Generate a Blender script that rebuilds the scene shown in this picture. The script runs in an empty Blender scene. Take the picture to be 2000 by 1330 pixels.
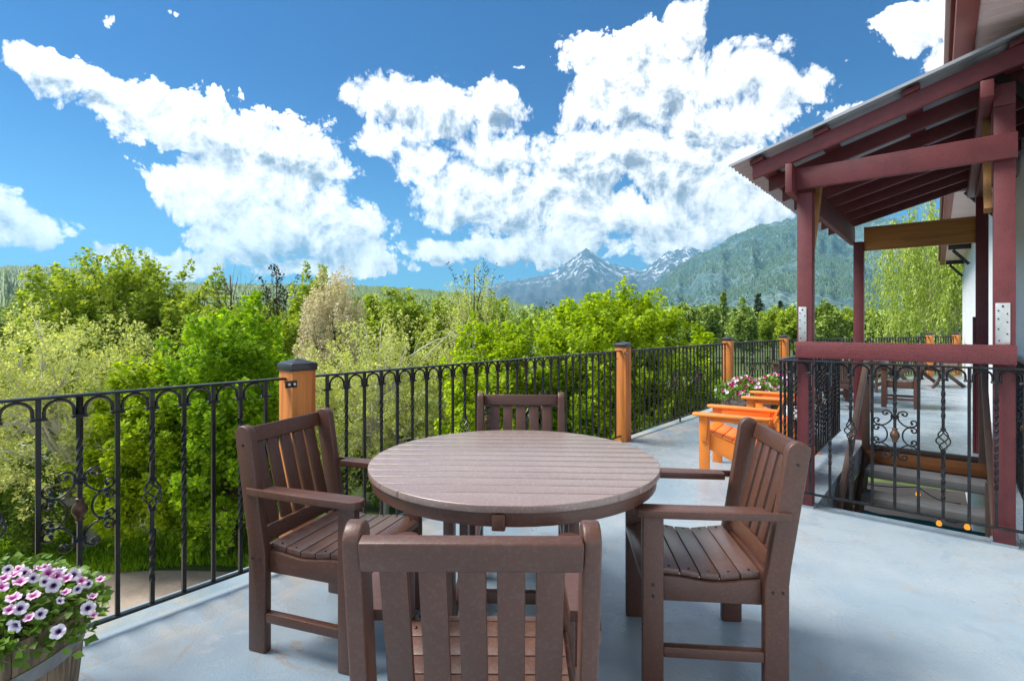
import bpy, bmesh, math, random
import numpy as np
from mathutils import Vector, Matrix, noise as mnoise
R = math.radians
SC = bpy.context.scene
C = SC.collection
rng = np.random.default_rng(7)
random.seed(7)

# ------------------------------------------------------------------ camera
cam_d = bpy.data.cameras.new("camera")
cam = bpy.data.objects.new("camera", cam_d); C.objects.link(cam)
cam.location = (0, 0, 1.31); cam.rotation_euler = (R(90), 0, 0)
cam_d.sensor_width = 36; cam_d.lens = 18.504; cam_d.shift_y = -0.0145
cam_d.clip_start = 0.05; cam_d.clip_end = 60000
SC.camera = cam

# ------------------------------------------------------------------ render
SC.render.engine = "CYCLES"
cy = SC.cycles
cy.max_bounces = 6; cy.diffuse_bounces = 3; cy.glossy_bounces = 3; cy.transmission_bounces = 3
cy.transparent_max_bounces = 6; cy.volume_bounces = 0
cy.use_denoising = True
cy.caustics_reflective = False; cy.caustics_refractive = False
SC.view_settings.view_transform = "Standard"; SC.view_settings.look = "None"
SC.view_settings.gamma = 1; SC.view_settings.use_curve_mapping = False
SC.view_settings.exposure = 1.6

# ------------------------------------------------------------------ sky and sun
SUN_EL, SUN_AZ = 54, -84         # azimuth measured from +Y towards +X
world = bpy.data.worlds.new("World"); SC.world = world; world.use_nodes = True
WN = world.node_tree; WN.nodes.clear()

class NT:
    """small helper to write node trees"""
    def __init__(s, tree): s.t = tree
    def n(s, typ, **kw):
        nd = s.t.nodes.new(typ)
        for k, v in kw.items(): setattr(nd, k, v)
        return nd
    def l(s, a, b): s.t.links.new(a, b)
    def put(s, sock, v):
        if isinstance(v, bpy.types.NodeSocket): s.l(v, sock)
        elif v is not None:
            if sock.type == "VECTOR" and hasattr(v, "__len__"): v = tuple(v)[:3]
            if sock.type == "RGBA" and hasattr(v, "__len__") and len(v) == 3: v = (*v, 1)
            sock.default_value = v
    def m(s, op, a, b=None, c=None, clamp=False):
        nd = s.n("ShaderNodeMath", operation=op); nd.use_clamp = clamp
        s.put(nd.inputs[0], a)
        if b is not None: s.put(nd.inputs[1], b)
        if c is not None: s.put(nd.inputs[2], c)
        return nd.outputs[0]
    def v(s, op, a, b=None, scale=None):
        nd = s.n("ShaderNodeVectorMath", operation=op)
        s.put(nd.inputs[0], a)
        if b is not None: s.put(nd.inputs[1], b)
        if scale is not None: s.put(nd.inputs[3], scale)
        return nd.outputs[1] if op in ("LENGTH", "DISTANCE", "DOT_PRODUCT") else nd.outputs[0]
    def mix(s, fac, a, b, blend="MIX"):
        nd = s.n("ShaderNodeMix", data_type="RGBA", blend_type=blend)
        s.put(nd.inputs[0], fac); s.put(nd.inputs[6], a); s.put(nd.inputs[7], b)
        return nd.outputs[2]
    def ramp(s, fac, lo, hi, a=0.0, b=1.0, smooth=True):
        nd = s.n("ShaderNodeMapRange", interpolation_type="SMOOTHSTEP" if smooth else "LINEAR")
        s.put(nd.inputs[0], fac)
        for i, q in zip((1, 2, 3, 4), (lo, hi, a, b)): nd.inputs[i].default_value = q
        return nd.outputs[0]
    def noise(s, vec, scale, detail=4, rough=0.5, dist=0.0, out=0):
        nd = s.n("ShaderNodeTexNoise")
        s.put(nd.inputs["Vector"], vec); nd.inputs["Scale"].default_value = scale
        nd.inputs["Detail"].default_value = detail; nd.inputs["Roughness"].default_value = rough
        nd.inputs["Distortion"].default_value = dist
        return nd.outputs[out]

# clouds: azimuth, elevation, half widths in degrees
BLOBS = [(-42.4,20.0,2.1,1.5),(-39.6,19.4,3.6,1.6),(-35.7,18.8,4.8,2.2),(-30.3,17.5,7.1,3.3),(-25.0,16.5,7.3,4.6),
 (-21.3,16.0,4.4,3.4),(-29.4,12.7,5.5,3.7),(-23.2,10.9,8.5,4.2),(-18.8,8.7,5.7,3.3),(-26.8,8.4,5.3,3.2),(-16.3,10.4,3.1,2.1),
 (-42.4,8.0,3.3,1.8),(-44.2,9.5,2.0,1.6),(-37.5,6.4,1.6,1.1),(-33.5,6.1,2.5,1.6),(-30.3,5.6,3.1,1.3),
 (-36.4,25.6,1.7,.9),(-33.4,26.5,.9,.4),(-3.5,27.7,1.0,.4),(0.8,26.4,.8,.3),(-0.8,24.6,1.8,0.7),(-13.9,22.8,5.0,2.3),
 (-8.3,21.8,7.1,2.9),(-2.2,22.3,3.6,2.9),(-14.2,19.0,2.6,1.7),(-9.9,16.8,3.2,3.0),(-5.6,13.9,5.5,4.2),
 (0.0,12.9,6.7,4.8),(-2.2,18.1,5.0,2.5),(-7.2,8.0,4.7,1.4),(0.0,8.1,5.6,1.6),(9.4,26.8,4.9,3.1),(13.7,27.3,5.3,2.6),
 (18.8,28.4,2.6,2.2),(11.0,23.1,5.9,3.7),(16.3,23.5,6.7,3.6),(23.6,23.4,6.1,2.6),(27.3,21.9,4.0,2.1),(29.9,22.1,2.7,0.9),
 (21.3,19.7,8.2,3.7),(7.2,16.5,6.6,5.1),(12.5,18.0,5.3,3.2),(17.8,15.3,8.5,3.9),(13.7,11.5,10.4,3.1),(22.7,12.0,6.2,3.0),
 (5.6,8.6,6.6,2.2),(17.8,8.7,7.5,2.1),(25.9,11.7,2.7,2.9),(37.9,24.2,3.5,2.2),(39.3,21.6,2.3,1.6),(36.5,25.4,1.8,1.0),
 (32.7,18.8,2.8,1.2),(42.7,17.3,2.4,2.2),(-20.2,6.2,9.6,1.3)]

def cloud_group():
    g = bpy.data.node_groups.new("cloud_field", "ShaderNodeTree")
    g.interface.new_socket("Dir", in_out="INPUT", socket_type="NodeSocketVector")
    g.interface.new_socket("Density", in_out="OUTPUT", socket_type="NodeSocketFloat")
    g.interface.new_socket("Soft", in_out="OUTPUT", socket_type="NodeSocketFloat")
    t = NT(g); gi = t.n("NodeGroupInput"); go = t.n("NodeGroupOutput")
    d = t.v("NORMALIZE", gi.outputs[0])
    # domain warp gives the billowed outlines
    w = t.noise(d, 9.0, 1, 0.6, out=1)
    w = t.v("SUBTRACT", w, (0.5, 0.5, 0.5)); w = t.v("SCALE", w, scale=0.06)
    dd = t.v("ADD", d, w)
    sx = t.n("ShaderNodeSeparateXYZ"); t.l(dd, sx.inputs[0])
    az = t.m("ARCTAN2", sx.outputs[0], sx.outputs[1])
    el = t.m("ARCSINE", t.m("MINIMUM", t.m("MAXIMUM", sx.outputs[2], -1.0), 1.0))
    cb = t.n("ShaderNodeCombineXYZ"); t.l(az, cb.inputs[0]); t.l(el, cb.inputs[1])
    p = cb.outputs[0]
    cur = None
    for (a, e, ra, re) in BLOBS:
        q = t.n("ShaderNodeVectorMath", operation="MULTIPLY_ADD"); t.l(p, q.inputs[0])
        tiny = re < 0.95                      # scraps of cloud: wide and thin, so the noise draws their outline
        if tiny: ra, re = ra * 1.9, re * 2.3
        q.inputs[1].default_value = (1 / R(ra), 1 / R(re), 0); q.inputs[2].default_value = (-a / ra, -e / re, 0)
        r = t.v("LENGTH", q.outputs[0])
        if tiny: r = t.m("ADD", r, 0.85)
        cur = r if cur is None else t.m("SMOOTH_MIN", cur, r, 0.25)
    body = t.m("SUBTRACT", 1.0, cur)
    body = t.m("MAXIMUM", body, -1.2)
    # the same kind of sky goes on all round
    gen = t.noise(t.v("MULTIPLY", d, (1, 1, 1.7)), 2.3, 3, 0.55)
    gen = t.m("MULTIPLY", t.m("SUBTRACT", gen, 0.52), 5.0)
    wa = t.ramp(t.m("ABSOLUTE", az), 0.82, 1.0)
    we = t.ramp(el, 0.60, 0.75)
    wf = t.m("MAXIMUM", wa, we)
    mixf = t.m("ADD", t.m("MULTIPLY", body, t.m("SUBTRACT", 1.0, wf)), t.m("MULTIPLY", gen, wf))
    # billows
    def noise2(vec, sc, det, ro):
        nd = t.n("ShaderNodeTexNoise", noise_dimensions="2D"); t.l(vec, nd.inputs["Vector"])
        nd.inputs["Scale"].default_value = sc; nd.inputs["Detail"].default_value = det; nd.inputs["Roughness"].default_value = ro
        return nd.outputs[0]
    vo = t.n("ShaderNodeTexVoronoi", feature="SMOOTH_F1", voronoi_dimensions="2D"); t.l(p, vo.inputs["Vector"])
    vo.inputs["Scale"].default_value = 24; vo.inputs["Smoothness"].default_value = 0.3
    vo.inputs["Detail"].default_value = 3.0; vo.inputs["Roughness"].default_value = 0.6; vo.inputs["Lacunarity"].default_value = 2.3
    bil = t.m("SUBTRACT", 0.42, vo.outputs["Distance"])
    fn = t.m("SUBTRACT", noise2(p, 20, 8, 0.70), 0.5)
    den = t.m("ADD", t.m("MULTIPLY", mixf, 1.15), t.m("MULTIPLY", bil, 0.62))
    den = t.m("ADD", den, t.m("MULTIPLY", fn, 0.75))
    den = t.m("ADD", den, 0.36)
    t.l(den, go.inputs[0])
    t.l(t.m("ADD", t.m("MULTIPLY", bil, 0.62), t.m("MULTIPLY", fn, 0.75)), go.inputs[1])
    return g

def build_world():
    t = NT(WN)
    sky = t.n("ShaderNodeTexSky", sky_type="NISHITA"); sky.sun_disc = False
    sky.sun_elevation = R(SUN_EL); sky.sun_rotation = R(SUN_AZ)
    sky.air_density = 1.0; sky.dust_density = 0.4; sky.ozone_density = 3.0; sky.altitude = 400
    tc = t.n("ShaderNodeTexCoord"); d = tc.outputs["Generated"]
    g = cloud_group()
    A = t.n("ShaderNodeGroup"); A.node_tree = g; t.l(d, A.inputs[0])
    B = t.n("ShaderNodeGroup"); B.node_tree = g
    t.l(t.v("ADD", d, (-0.014, 0.0, 0.030)), B.inputs[0])
    den = A.outputs[0]
    edge = t.ramp(t.noise(d, 4.0, 2, 0.5), 0.40, 0.64, 0.18, 0.60)
    alpha = t.m("DIVIDE", t.m("SUBTRACT", den, 0.06), edge, clamp=True)
    alpha = t.m("SUBTRACT", 1.0, t.m("POWER", t.m("SUBTRACT", 1.0, alpha), 2.0))
    grad = t.m("SUBTRACT", den, B.outputs[0])
    soft = t.m("SUBTRACT", A.outputs[1], B.outputs[1])
    big = t.noise(t.v("MULTIPLY", d, (1, 1, 1.8)), 4.6, 4, 0.52, 0.4)
    thick = t.ramp(B.outputs[0], 0.15, 1.5)
    # brightness of the cloud face: lit tops, grey bases where it is thick
    lit = t.m("ADD", 0.60, t.m("MULTIPLY", grad, 0.06))
    lit = t.m("ADD", lit, t.m("MULTIPLY", soft, 0.30))
    fine = t.noise(d, 46, 4, 0.65)
    lit = t.m("ADD", lit, t.m("MULTIPLY", t.m("SUBTRACT", fine, 0.5), 0.12))
    gm = t.m("MULTIPLY", thick, t.ramp(big, 0.36, 0.68, 0.15, 1.0))
    lit = t.m("SUBTRACT", lit, t.m("MULTIPLY", gm, 0.40))
    lit = t.m("MINIMUM", t.m("MAXIMUM", lit, 0.16), 0.95)
    cc = t.mix(t.ramp(lit, 0.2, 0.5), (0.80, 0.88, 1.0, 1), (1.0, 0.99, 0.97, 1))
    ccol = t.v("SCALE", cc, scale=t.m("MULTIPLY", lit, CLOUD))
    sz = t.n("ShaderNodeSeparateXYZ"); t.l(t.v("NORMALIZE", d), sz.inputs[0])
    tint = t.mix(t.ramp(sz.outputs[2], 0.0, 0.42), (0.12, 0.33, 0.44, 1), (0.002, 0.125, 0.285, 1))
    blue = t.mix(1.0, sky.outputs[0], tint, "MULTIPLY")
    col = t.mix(alpha, blue, ccol)
    bg = t.n("ShaderNodeBackground"); bg.inputs[1].default_value = 0.125; t.l(col, bg.inputs[0])
    out = t.n("ShaderNodeOutputWorld"); t.l(bg.outputs[0], out.inputs[0])
CLOUD = 7.2
build_world()
world.cycles.sampling_method = "MANUAL"; world.cycles.sample_map_resolution = 512

sd = bpy.data.lights.new("sun", "SUN"); sd.energy = 2.4; sd.angle = R(28); sd.color = (1, 0.95, 0.87)
sun = bpy.data.objects.new("sun", sd); C.objects.link(sun)
_v = Vector((math.sin(R(SUN_AZ)) * math.cos(R(SUN_EL)), math.cos(R(SUN_AZ)) * math.cos(R(SUN_EL)), math.sin(R(SUN_EL))))
sun.rotation_euler = _v.to_track_quat("Z", "Y").to_euler(); sun.location = (0, 0, 60)

# ------------------------------------------------------------------ materials
def material(name, col, rough=0.6, var=0.15, vscale=8.0, bump=0.0, bscale=60.0, stretch=(1, 1, 1), metal=0.0, col2=None,
             c2scale=3.0, c2lo=0.5, c2hi=0.62, island=0.0, trans=0.0, coat=0.0, coatrough=0.25, coatior=1.5, sheen=0.0, pits=0.0, spec=0.5, world_space=False, objrand=0.0, hshift=None):
    m = bpy.data.materials.new(name); m.use_nodes = True
    t = NT(m.node_tree); m.node_tree.nodes.clear()
    out = t.n("ShaderNodeOutputMaterial"); b = t.n("ShaderNodeBsdfPrincipled"); t.l(b.outputs[0], out.inputs[0])
    if world_space: vec = t.n("ShaderNodeNewGeometry").outputs["Position"]
    else:
        tc = t.n("ShaderNodeTexCoord"); oi = t.n("ShaderNodeObjectInfo")
        vec = t.v("ADD", tc.outputs["Object"], t.v("SCALE", (7.0, 3.0, 5.0), scale=t.m("MULTIPLY", oi.outputs["Random"], 9.0)))
    sv = t.v("MULTIPLY", vec, stretch)
    n1 = t.noise(sv, vscale, 5, 0.6)
    c = (*col, 1)
    base = c
    if col2 is not None:
        base = t.mix(t.ramp(t.noise(sv, c2scale, 4, 0.6), c2lo, c2hi), c, (*col2, 1))
    if island > 0:
        ri = t.n("ShaderNodeNewGeometry").outputs["Random Per Island"]
        if hshift is not None: base = t.mix(t.m("MULTIPLY", ri, 0.8), base, (*hshift, 1))
        k = t.m("ADD", 1 - island / 2, t.m("MULTIPLY", ri, island))
        base = t.v("SCALE", base, scale=k)
    if objrand > 0:
        oi2 = t.n("ShaderNodeObjectInfo")
        base = t.v("SCALE", base, scale=t.m("ADD", 1 - objrand / 2, t.m("MULTIPLY", oi2.outputs["Random"], objrand)))
    if var > 0:
        base = t.v("SCALE", base, scale=t.ramp(n1, 0.25, 0.75, 1 - var, 1 + var, False))
    t.put(b.inputs["Base Color"], base)
    b.inputs["Roughness"].default_value = rough; b.inputs["Metallic"].default_value = metal
    b.inputs["Specular IOR Level"].default_value = spec
    if coat: b.inputs["Coat Weight"].default_value = coat; b.inputs["Coat Roughness"].default_value = coatrough; b.inputs["Coat IOR"].default_value = coatior
    if sheen:
        b.inputs["Sheen Weight"].default_value = sheen; b.inputs["Sheen Roughness"].default_value = 0.35; b.inputs["Sheen Tint"].default_value = (1, 0.93, 0.92, 1)
    if pits > 0:
        vo = t.n("ShaderNodeTexVoronoi"); t.l(t.v("MULTIPLY", vec, (1, 1, 0.55)), vo.inputs["Vector"]); vo.inputs["Scale"].default_value = 75; vo.inputs["Randomness"].default_value = 0.45
        pt = t.ramp(vo.outputs["Distance"], 0.12, 0.30, 1.0, 0.0)
        t.put(b.inputs["Base Color"], t.v("SCALE", base, scale=t.m("SUBTRACT", 1.0, t.m("MULTIPLY", pt, pits))))
    if bump > 0:
        bp = t.n("ShaderNodeBump"); bp.inputs["Strength"].default_value = 1.0; bp.inputs["Distance"].default_value = bump
        t.l(t.noise(sv, bscale, 3, 0.55), bp.inputs["Height"]); t.l(bp.outputs[0], b.inputs["Normal"])
    if trans > 0:
        tr = t.n("ShaderNodeBsdfTranslucent")
        t.put(tr.inputs[0], t.mix(1.0, base, (1.25, 1.15, 0.55, 1), "MULTIPLY"))
        ms = t.n("ShaderNodeMixShader"); ms.inputs[0].default_value = trans
        t.l(b.outputs[0], ms.inputs[1]); t.l(tr.outputs[0], ms.inputs[2]); t.l(ms.outputs[0], out.inputs[0])
    return m

M = {}
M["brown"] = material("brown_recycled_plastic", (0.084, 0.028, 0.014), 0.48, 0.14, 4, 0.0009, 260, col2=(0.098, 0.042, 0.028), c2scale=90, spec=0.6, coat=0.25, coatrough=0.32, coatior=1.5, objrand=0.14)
M["skysheen"] = material("sky_sheen_brown_tabletop", (0.25, 0.172, 0.150), 0.38, 0.10, 4, 0.0009, 260, col2=(0.31, 0.225, 0.200), c2scale=90, spec=0.7, coat=0.6, coatrough=0.25, coatior=1.6, objrand=0.08)  # same brown plastic, sky reflection on the planks painted in as lighter colour
M["seatbrown"] = material("sky_sheen_brown_seat", (0.120, 0.060, 0.044), 0.42, 0.12, 4, 0.0009, 260, col2=(0.15, 0.08, 0.06), c2scale=90, spec=0.6, coat=0.5, coatrough=0.28, objrand=0.12)  # weaker sky glare on the seat slats, put into the base colour
M["orange"] = material("orange_recycled_plastic", (0.88, 0.25, 0.03), 0.40, 0.06, 4, 0.0006, 240, spec=0.5)
M["iron"] = material("black_wrought_iron", (0.006, 0.007, 0.009), 0.33, 0.3, 30, 0.0006, 160, spec=0.45, col2=(0.016, 0.017, 0.02), c2scale=14)
M["rust"] = material("bronze_knuckle_iron", (0.10, 0.055, 0.035), 0.4, 0.3, 30, 0.0006, 160, metal=0.5)
M["cedar"] = material("orange_stained_cedar", (0.58, 0.205, 0.042), 0.5, 0.34, 9, 0.0012, 60, (3, 3, 0.16), col2=(0.44, 0.13, 0.025), c2scale=5, spec=0.4)
M["cap"] = material("black_metal_cap", (0.02, 0.022, 0.026), 0.35, 0.15, 8, 0.0004, 60, spec=0.6)
M["maroon"] = material("maroon_painted_timber", (0.150, 0.030, 0.034), 0.52, 0.16, 6, 0.0016, 120, (1, 1, 1), col2=(0.128, 0.026, 0.031), c2scale=9, pits=0.5)
M["galv"] = material("galvanised_steel", (0.62, 0.63, 0.62), 0.38, 0.14, 20, 0.0006, 60, metal=0.7)
M["hoop"] = material("weathered_zinc_hoop", (0.30, 0.30, 0.29), 0.5, 0.3, 12, 0.0008, 60, metal=0.45, col2=(0.20, 0.16, 0.13), c2scale=10)
M["roofmetal"] = material("corrugated_roof_metal", (0.42, 0.44, 0.46), 0.42, 0.08, 10, 0.0003, 50, metal=0.55)
M["rawbeam"] = material("raw_fir_beam", (0.46, 0.21, 0.055), 0.6, 0.3, 7, 0.001, 60, (0.3, 2.5, 6), col2=(0.33, 0.14, 0.04), c2scale=4)
M["rawbrace"] = material("raw_fir_brace", (0.42, 0.21, 0.07), 0.6, 0.2, 7, 0.001, 60, (3, 3, .5))
M["white"] = material("white_painted_stucco", (0.78, 0.80, 0.82), 0.75, 0.04, 3, 0.003, 40)
M["soffit"] = material("pale_soffit_boards", (0.80, 0.60, 0.56), 0.6, 0.08, 4, 0.0008, 40, objrand=0.08)
M["fascia"] = material("red_brown_fascia", (0.27, 0.075, 0.062), 0.55, 0.18, 4, 0.001, 60)
M["gutter"] = material("pale_brown_gutter", (0.34, 0.20, 0.17), 0.4, 0.1, 4)
M["bracket"] = material("dark_brown_bracket", (0.035, 0.025, 0.022), 0.6, 0.2, 4)
M["darkwood"] = material("dark_brown_stair_timber", (0.075, 0.045, 0.034), 0.6, 0.25, 8, 0.001, 80)
M["treadgrey"] = material("grey_coated_tread", (0.16, 0.165, 0.175), 0.6, 0.18, 12, 0.003, 90)
M["riser"] = material("brown_riser_board", (0.20, 0.075, 0.022), 0.6, 0.3, 6, 0.001, 60, (0.5, 1, 5))
M["teal"] = material("teal_tarpaulin", (0.025, 0.17, 0.25), 0.5, 0.2, 3)
M["barrel"] = material("weathered_oak_stave", (0.27, 0.19, 0.12), 0.75, 0.4, 8, 0.003, 50, (5, 5, 0.45), col2=(0.15, 0.105, 0.07), c2scale=6, objrand=0.35)
M["soil"] = material("potting_soil", (0.03, 0.02, 0.014), 0.95, 0.3, 30, 0.01, 60)
M["dirt"] = material("packed_dirt", (0.42, 0.34, 0.27), 0.95, 0.14, 1.1, 0.02, 9, col2=(0.33, 0.265, 0.21), c2scale=0.8, world_space=True)
M["grass"] = material("meadow_grass_ground", (0.065, 0.10, 0.018), 0.95, 0.35, 1.3, 0.05, 6, col2=(0.10, 0.13, 0.03), c2scale=0.25, world_space=True)
M["screw"] = material("black_screw", (0.012, 0.012, 0.014), 0.35, 0.0)
M["paper"] = material("white_card", (0.8, 0.8, 0.8), 0.6, 0.0)
M["ink"] = material("black_print", (0.03, 0.03, 0.03), 0.6, 0.0)
M["bark"] = material("brown_bark", (0.10, 0.075, 0.055), 0.9, 0.35, 8, 0.01, 20, (1, 1, 0.3), world_space=True)
M["palebark"] = material("pale_grey_bark", (0.62, 0.60, 0.54), 0.85, 0.3, 8, 0.006, 20, (1, 1, 0.3), world_space=True)
def leafm(name, c, h, isl=0.7, tr=0.5, rough=0.55): 
    return material(name, c, rough, 0, island=isl, hshift=h, trans=tr, spec=0.35)
M["l_maple"] = leafm("bright_maple_leaves", (0.22, 0.44, 0.016), (0.40, 0.58, 0.02))
M["l_yellow"] = leafm("yellow_green_maple_leaves", (0.30, 0.50, 0.014), (0.50, 0.60, 0.02))
M["l_green"] = leafm("mid_green_leaves", (0.27, 0.42, 0.03), (0.48, 0.56, 0.08))
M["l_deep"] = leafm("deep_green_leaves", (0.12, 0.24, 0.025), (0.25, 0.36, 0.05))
M["l_olive"] = leafm("silver_green_leaves", (0.48, 0.58, 0.20), (0.68, 0.72, 0.33), 0.6)
M["l_pink"] = leafm("pale_pink_blossom_and_leaves", (0.84, 0.74, 0.64), (0.58, 0.58, 0.30), 0.6, 0.2)
M["l_willow"] = leafm("willow_leaves", (0.38, 0.52, 0.08), (0.56, 0.64, 0.20), 0.7)
M["l_far"] = leafm("far_tree_leaves", (0.23, 0.36, 0.06), (0.42, 0.52, 0.13), 0.7, 0.2)
M["l_pine"] = leafm("dark_conifer_needles", (0.05, 0.095, 0.04), (0.11, 0.16, 0.06), 0.6, 0.05)
M["l_dark"] = leafm("dark_bronze_leaves", (0.025, 0.032, 0.016), (0.06, 0.075, 0.03), 0.6, 0.1)
M["l_petunia"] = leafm("petunia_leaves", (0.14, 0.27, 0.03), (0.24, 0.38, 0.06), 0.4, 0.25, 0.45)
M["petleaf"] = material("petunia_leaf", (0.16, 0.30, 0.035), 0.42, 0.15, 30, trans=0.22, objrand=0.7)
M["hillwood"] = leafm("hillside_conifers", (0.075, 0.14, 0.03), (0.17, 0.24, 0.05), 0.8, 0.0)
M["hillwood2"] = leafm("mountain_conifers", (0.03, 0.08, 0.05), (0.10, 0.17, 0.08), 0.8, 0.0)
M["bulb"] = bpy.data.materials.new("lit_amber_bulb"); M["bulb"].use_nodes = True
_b = M["bulb"].node_tree.nodes["Principled BSDF"]
_b.inputs["Base Color"].default_value = (0.5, 0.25, 0.05, 1); _b.inputs["Emission Color"].default_value = (1, 0.42, 0.05, 1); _b.inputs["Emission Strength"].default_value = 0.32

def deck_material():
    m = bpy.data.materials.new("pale_blue_grey_deck_coating"); m.use_nodes = True
    t = NT(m.node_tree); m.node_tree.nodes.clear()
    out = t.n("ShaderNodeOutputMaterial"); b = t.n("ShaderNodeBsdfPrincipled"); t.l(b.outputs[0], out.inputs[0])
    tc = t.n("ShaderNodeTexCoord"); p = tc.outputs["Object"]
    big = t.noise(p, 0.7, 4, 0.6); mid = t.noise(p, 4.5, 5, 0.65)
    c = t.mix(t.ramp(big, 0.35, 0.68), (0.215, 0.295, 0.365, 1), (0.33, 0.385, 0.425, 1))
    c = t.mix(t.ramp(mid, 0.55, 0.75, 0, 0.55), c, (0.27, 0.35, 0.43, 1))
    # thin ochre tide marks, stronger by the parapet (local x near -1.8)
    sp = t.n("ShaderNodeSeparateXYZ"); t.l(p, sp.inputs[0])
    edge = t.ramp(sp.outputs[0], -1.25, -0.85, 1.0, 0.0)
    cn = t.noise(p, 1.6, 5, 0.6, 0.6)
    line = t.ramp(t.m("ABSOLUTE", t.m("SUBTRACT", cn, 0.5)), 0.0, 0.018, 1.0, 0.0)
    gate = t.ramp(t.noise(p, 1.1, 2, 0.5), 0.47, 0.6)
    fac = t.m("MULTIPLY", line, t.m("MULTIPLY", gate, t.m("MULTIPLY_ADD", edge, 0.6, 0.22)))
    c = t.mix(fac, c, (0.30, 0.20, 0.11, 1))
    # beige band bleeding along the parapet
    band = t.m("MULTIPLY", t.ramp(sp.outputs[0], -1.72, -1.45, 1.0, 0.0), t.ramp(t.noise(p, 3.0, 4, 0.6), 0.42, 0.6))
    c = t.mix(t.m("MULTIPLY", band, 0.55), c, (0.42, 0.37, 0.30, 1))
    # scuffed darker patches and pale worn spots
    sc_ = t.noise(p, 1.9, 6, 0.72, 0.4)
    c = t.mix(t.ramp(sc_, 0.56, 0.63, 0.0, 0.45), c, (0.20, 0.265, 0.33, 1))
    c = t.mix(t.ramp(sc_, 0.38, 0.33, 0.0, 0.5), c, (0.44, 0.465, 0.475, 1))
    ring = t.ramp(t.m("ABSOLUTE", t.m("SUBTRACT", t.noise(p, 3.7, 2, 0.4, 1.2), 0.62)), 0.0, 0.012, 0.22, 0.0)
    c = t.mix(ring, c, (0.36, 0.27, 0.17, 1))
    # small dark specks
    vo = t.n("ShaderNodeTexVoronoi", feature="F1"); t.l(p, vo.inputs["Vector"]); vo.inputs["Scale"].default_value = 2.6
    spk = t.ramp(vo.outputs["Distance"], 0.012, 0.03, 1.0, 0.0)
    c = t.mix(t.m("MULTIPLY", spk, 0.7), c, (0.12, 0.10, 0.09, 1))
    t.put(b.inputs["Base Color"], c)
    t.put(b.inputs["Roughness"], t.ramp(t.noise(p, 2.2, 4, 0.6), 0.35, 0.7, 0.20, 0.50))
    b.inputs["Specular IOR Level"].default_value = 0.5
    h = t.m("ADD", t.m("MULTIPLY", t.noise(p, 95, 3, 0.5), 0.0016), t.m("MULTIPLY", t.noise(p, 6, 3, 0.5), 0.0025))
    bp = t.n("ShaderNodeBump"); bp.inputs["Distance"].default_value = 1.0; bp.inputs["Strength"].default_value = 1.0
    t.l(h, bp.inputs["Height"]); t.l(bp.outputs[0], b.inputs["Normal"])
    return m
M["deck"] = deck_material()

def petal_material(name, rim, throat, r0, r1):
    m = bpy.data.materials.new(name); m.use_nodes = True
    t = NT(m.node_tree); b = m.node_tree.nodes["Principled BSDF"]
    tc = t.n("ShaderNodeTexCoord"); sp = t.n("ShaderNodeSeparateXYZ"); t.l(tc.outputs["Object"], sp.inputs[0])
    r = t.m("SQRT", t.m("ADD", t.m("POWER", sp.outputs[0], 2.0), t.m("POWER", sp.outputs[1], 2.0)))
    an = t.m("ARCTAN2", sp.outputs[1], sp.outputs[0])
    vein = t.m("MULTIPLY", t.m("POWER", t.m("ABSOLUTE", t.m("COSINE", t.m("MULTIPLY", an, 7.5))), 6.0), 0.006)
    f = t.ramp(t.m("SUBTRACT", r, vein), r0, r1, 1.0, 0.0)
    t.put(b.inputs["Base Color"], t.mix(f, (*rim, 1), (*throat, 1)))
    b.inputs["Roughness"].default_value = 0.6; b.inputs["Subsurface Weight"].default_value = 0.0
    return m
M["petal_white"] = petal_material("white_petal_purple_throat", (0.80, 0.74, 0.80), (0.10, 0.015, 0.20), 0.006, 0.015)
M["petal_pink"] = petal_material("pink_striped_petal", (0.80, 0.58, 0.74), (0.50, 0.05, 0.32), 0.006, 0.022)
M["petal_mag"] = petal_material("magenta_petal", (0.42, 0.015, 0.15), (0.22, 0.01, 0.10), 0.006, 0.015)

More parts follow.
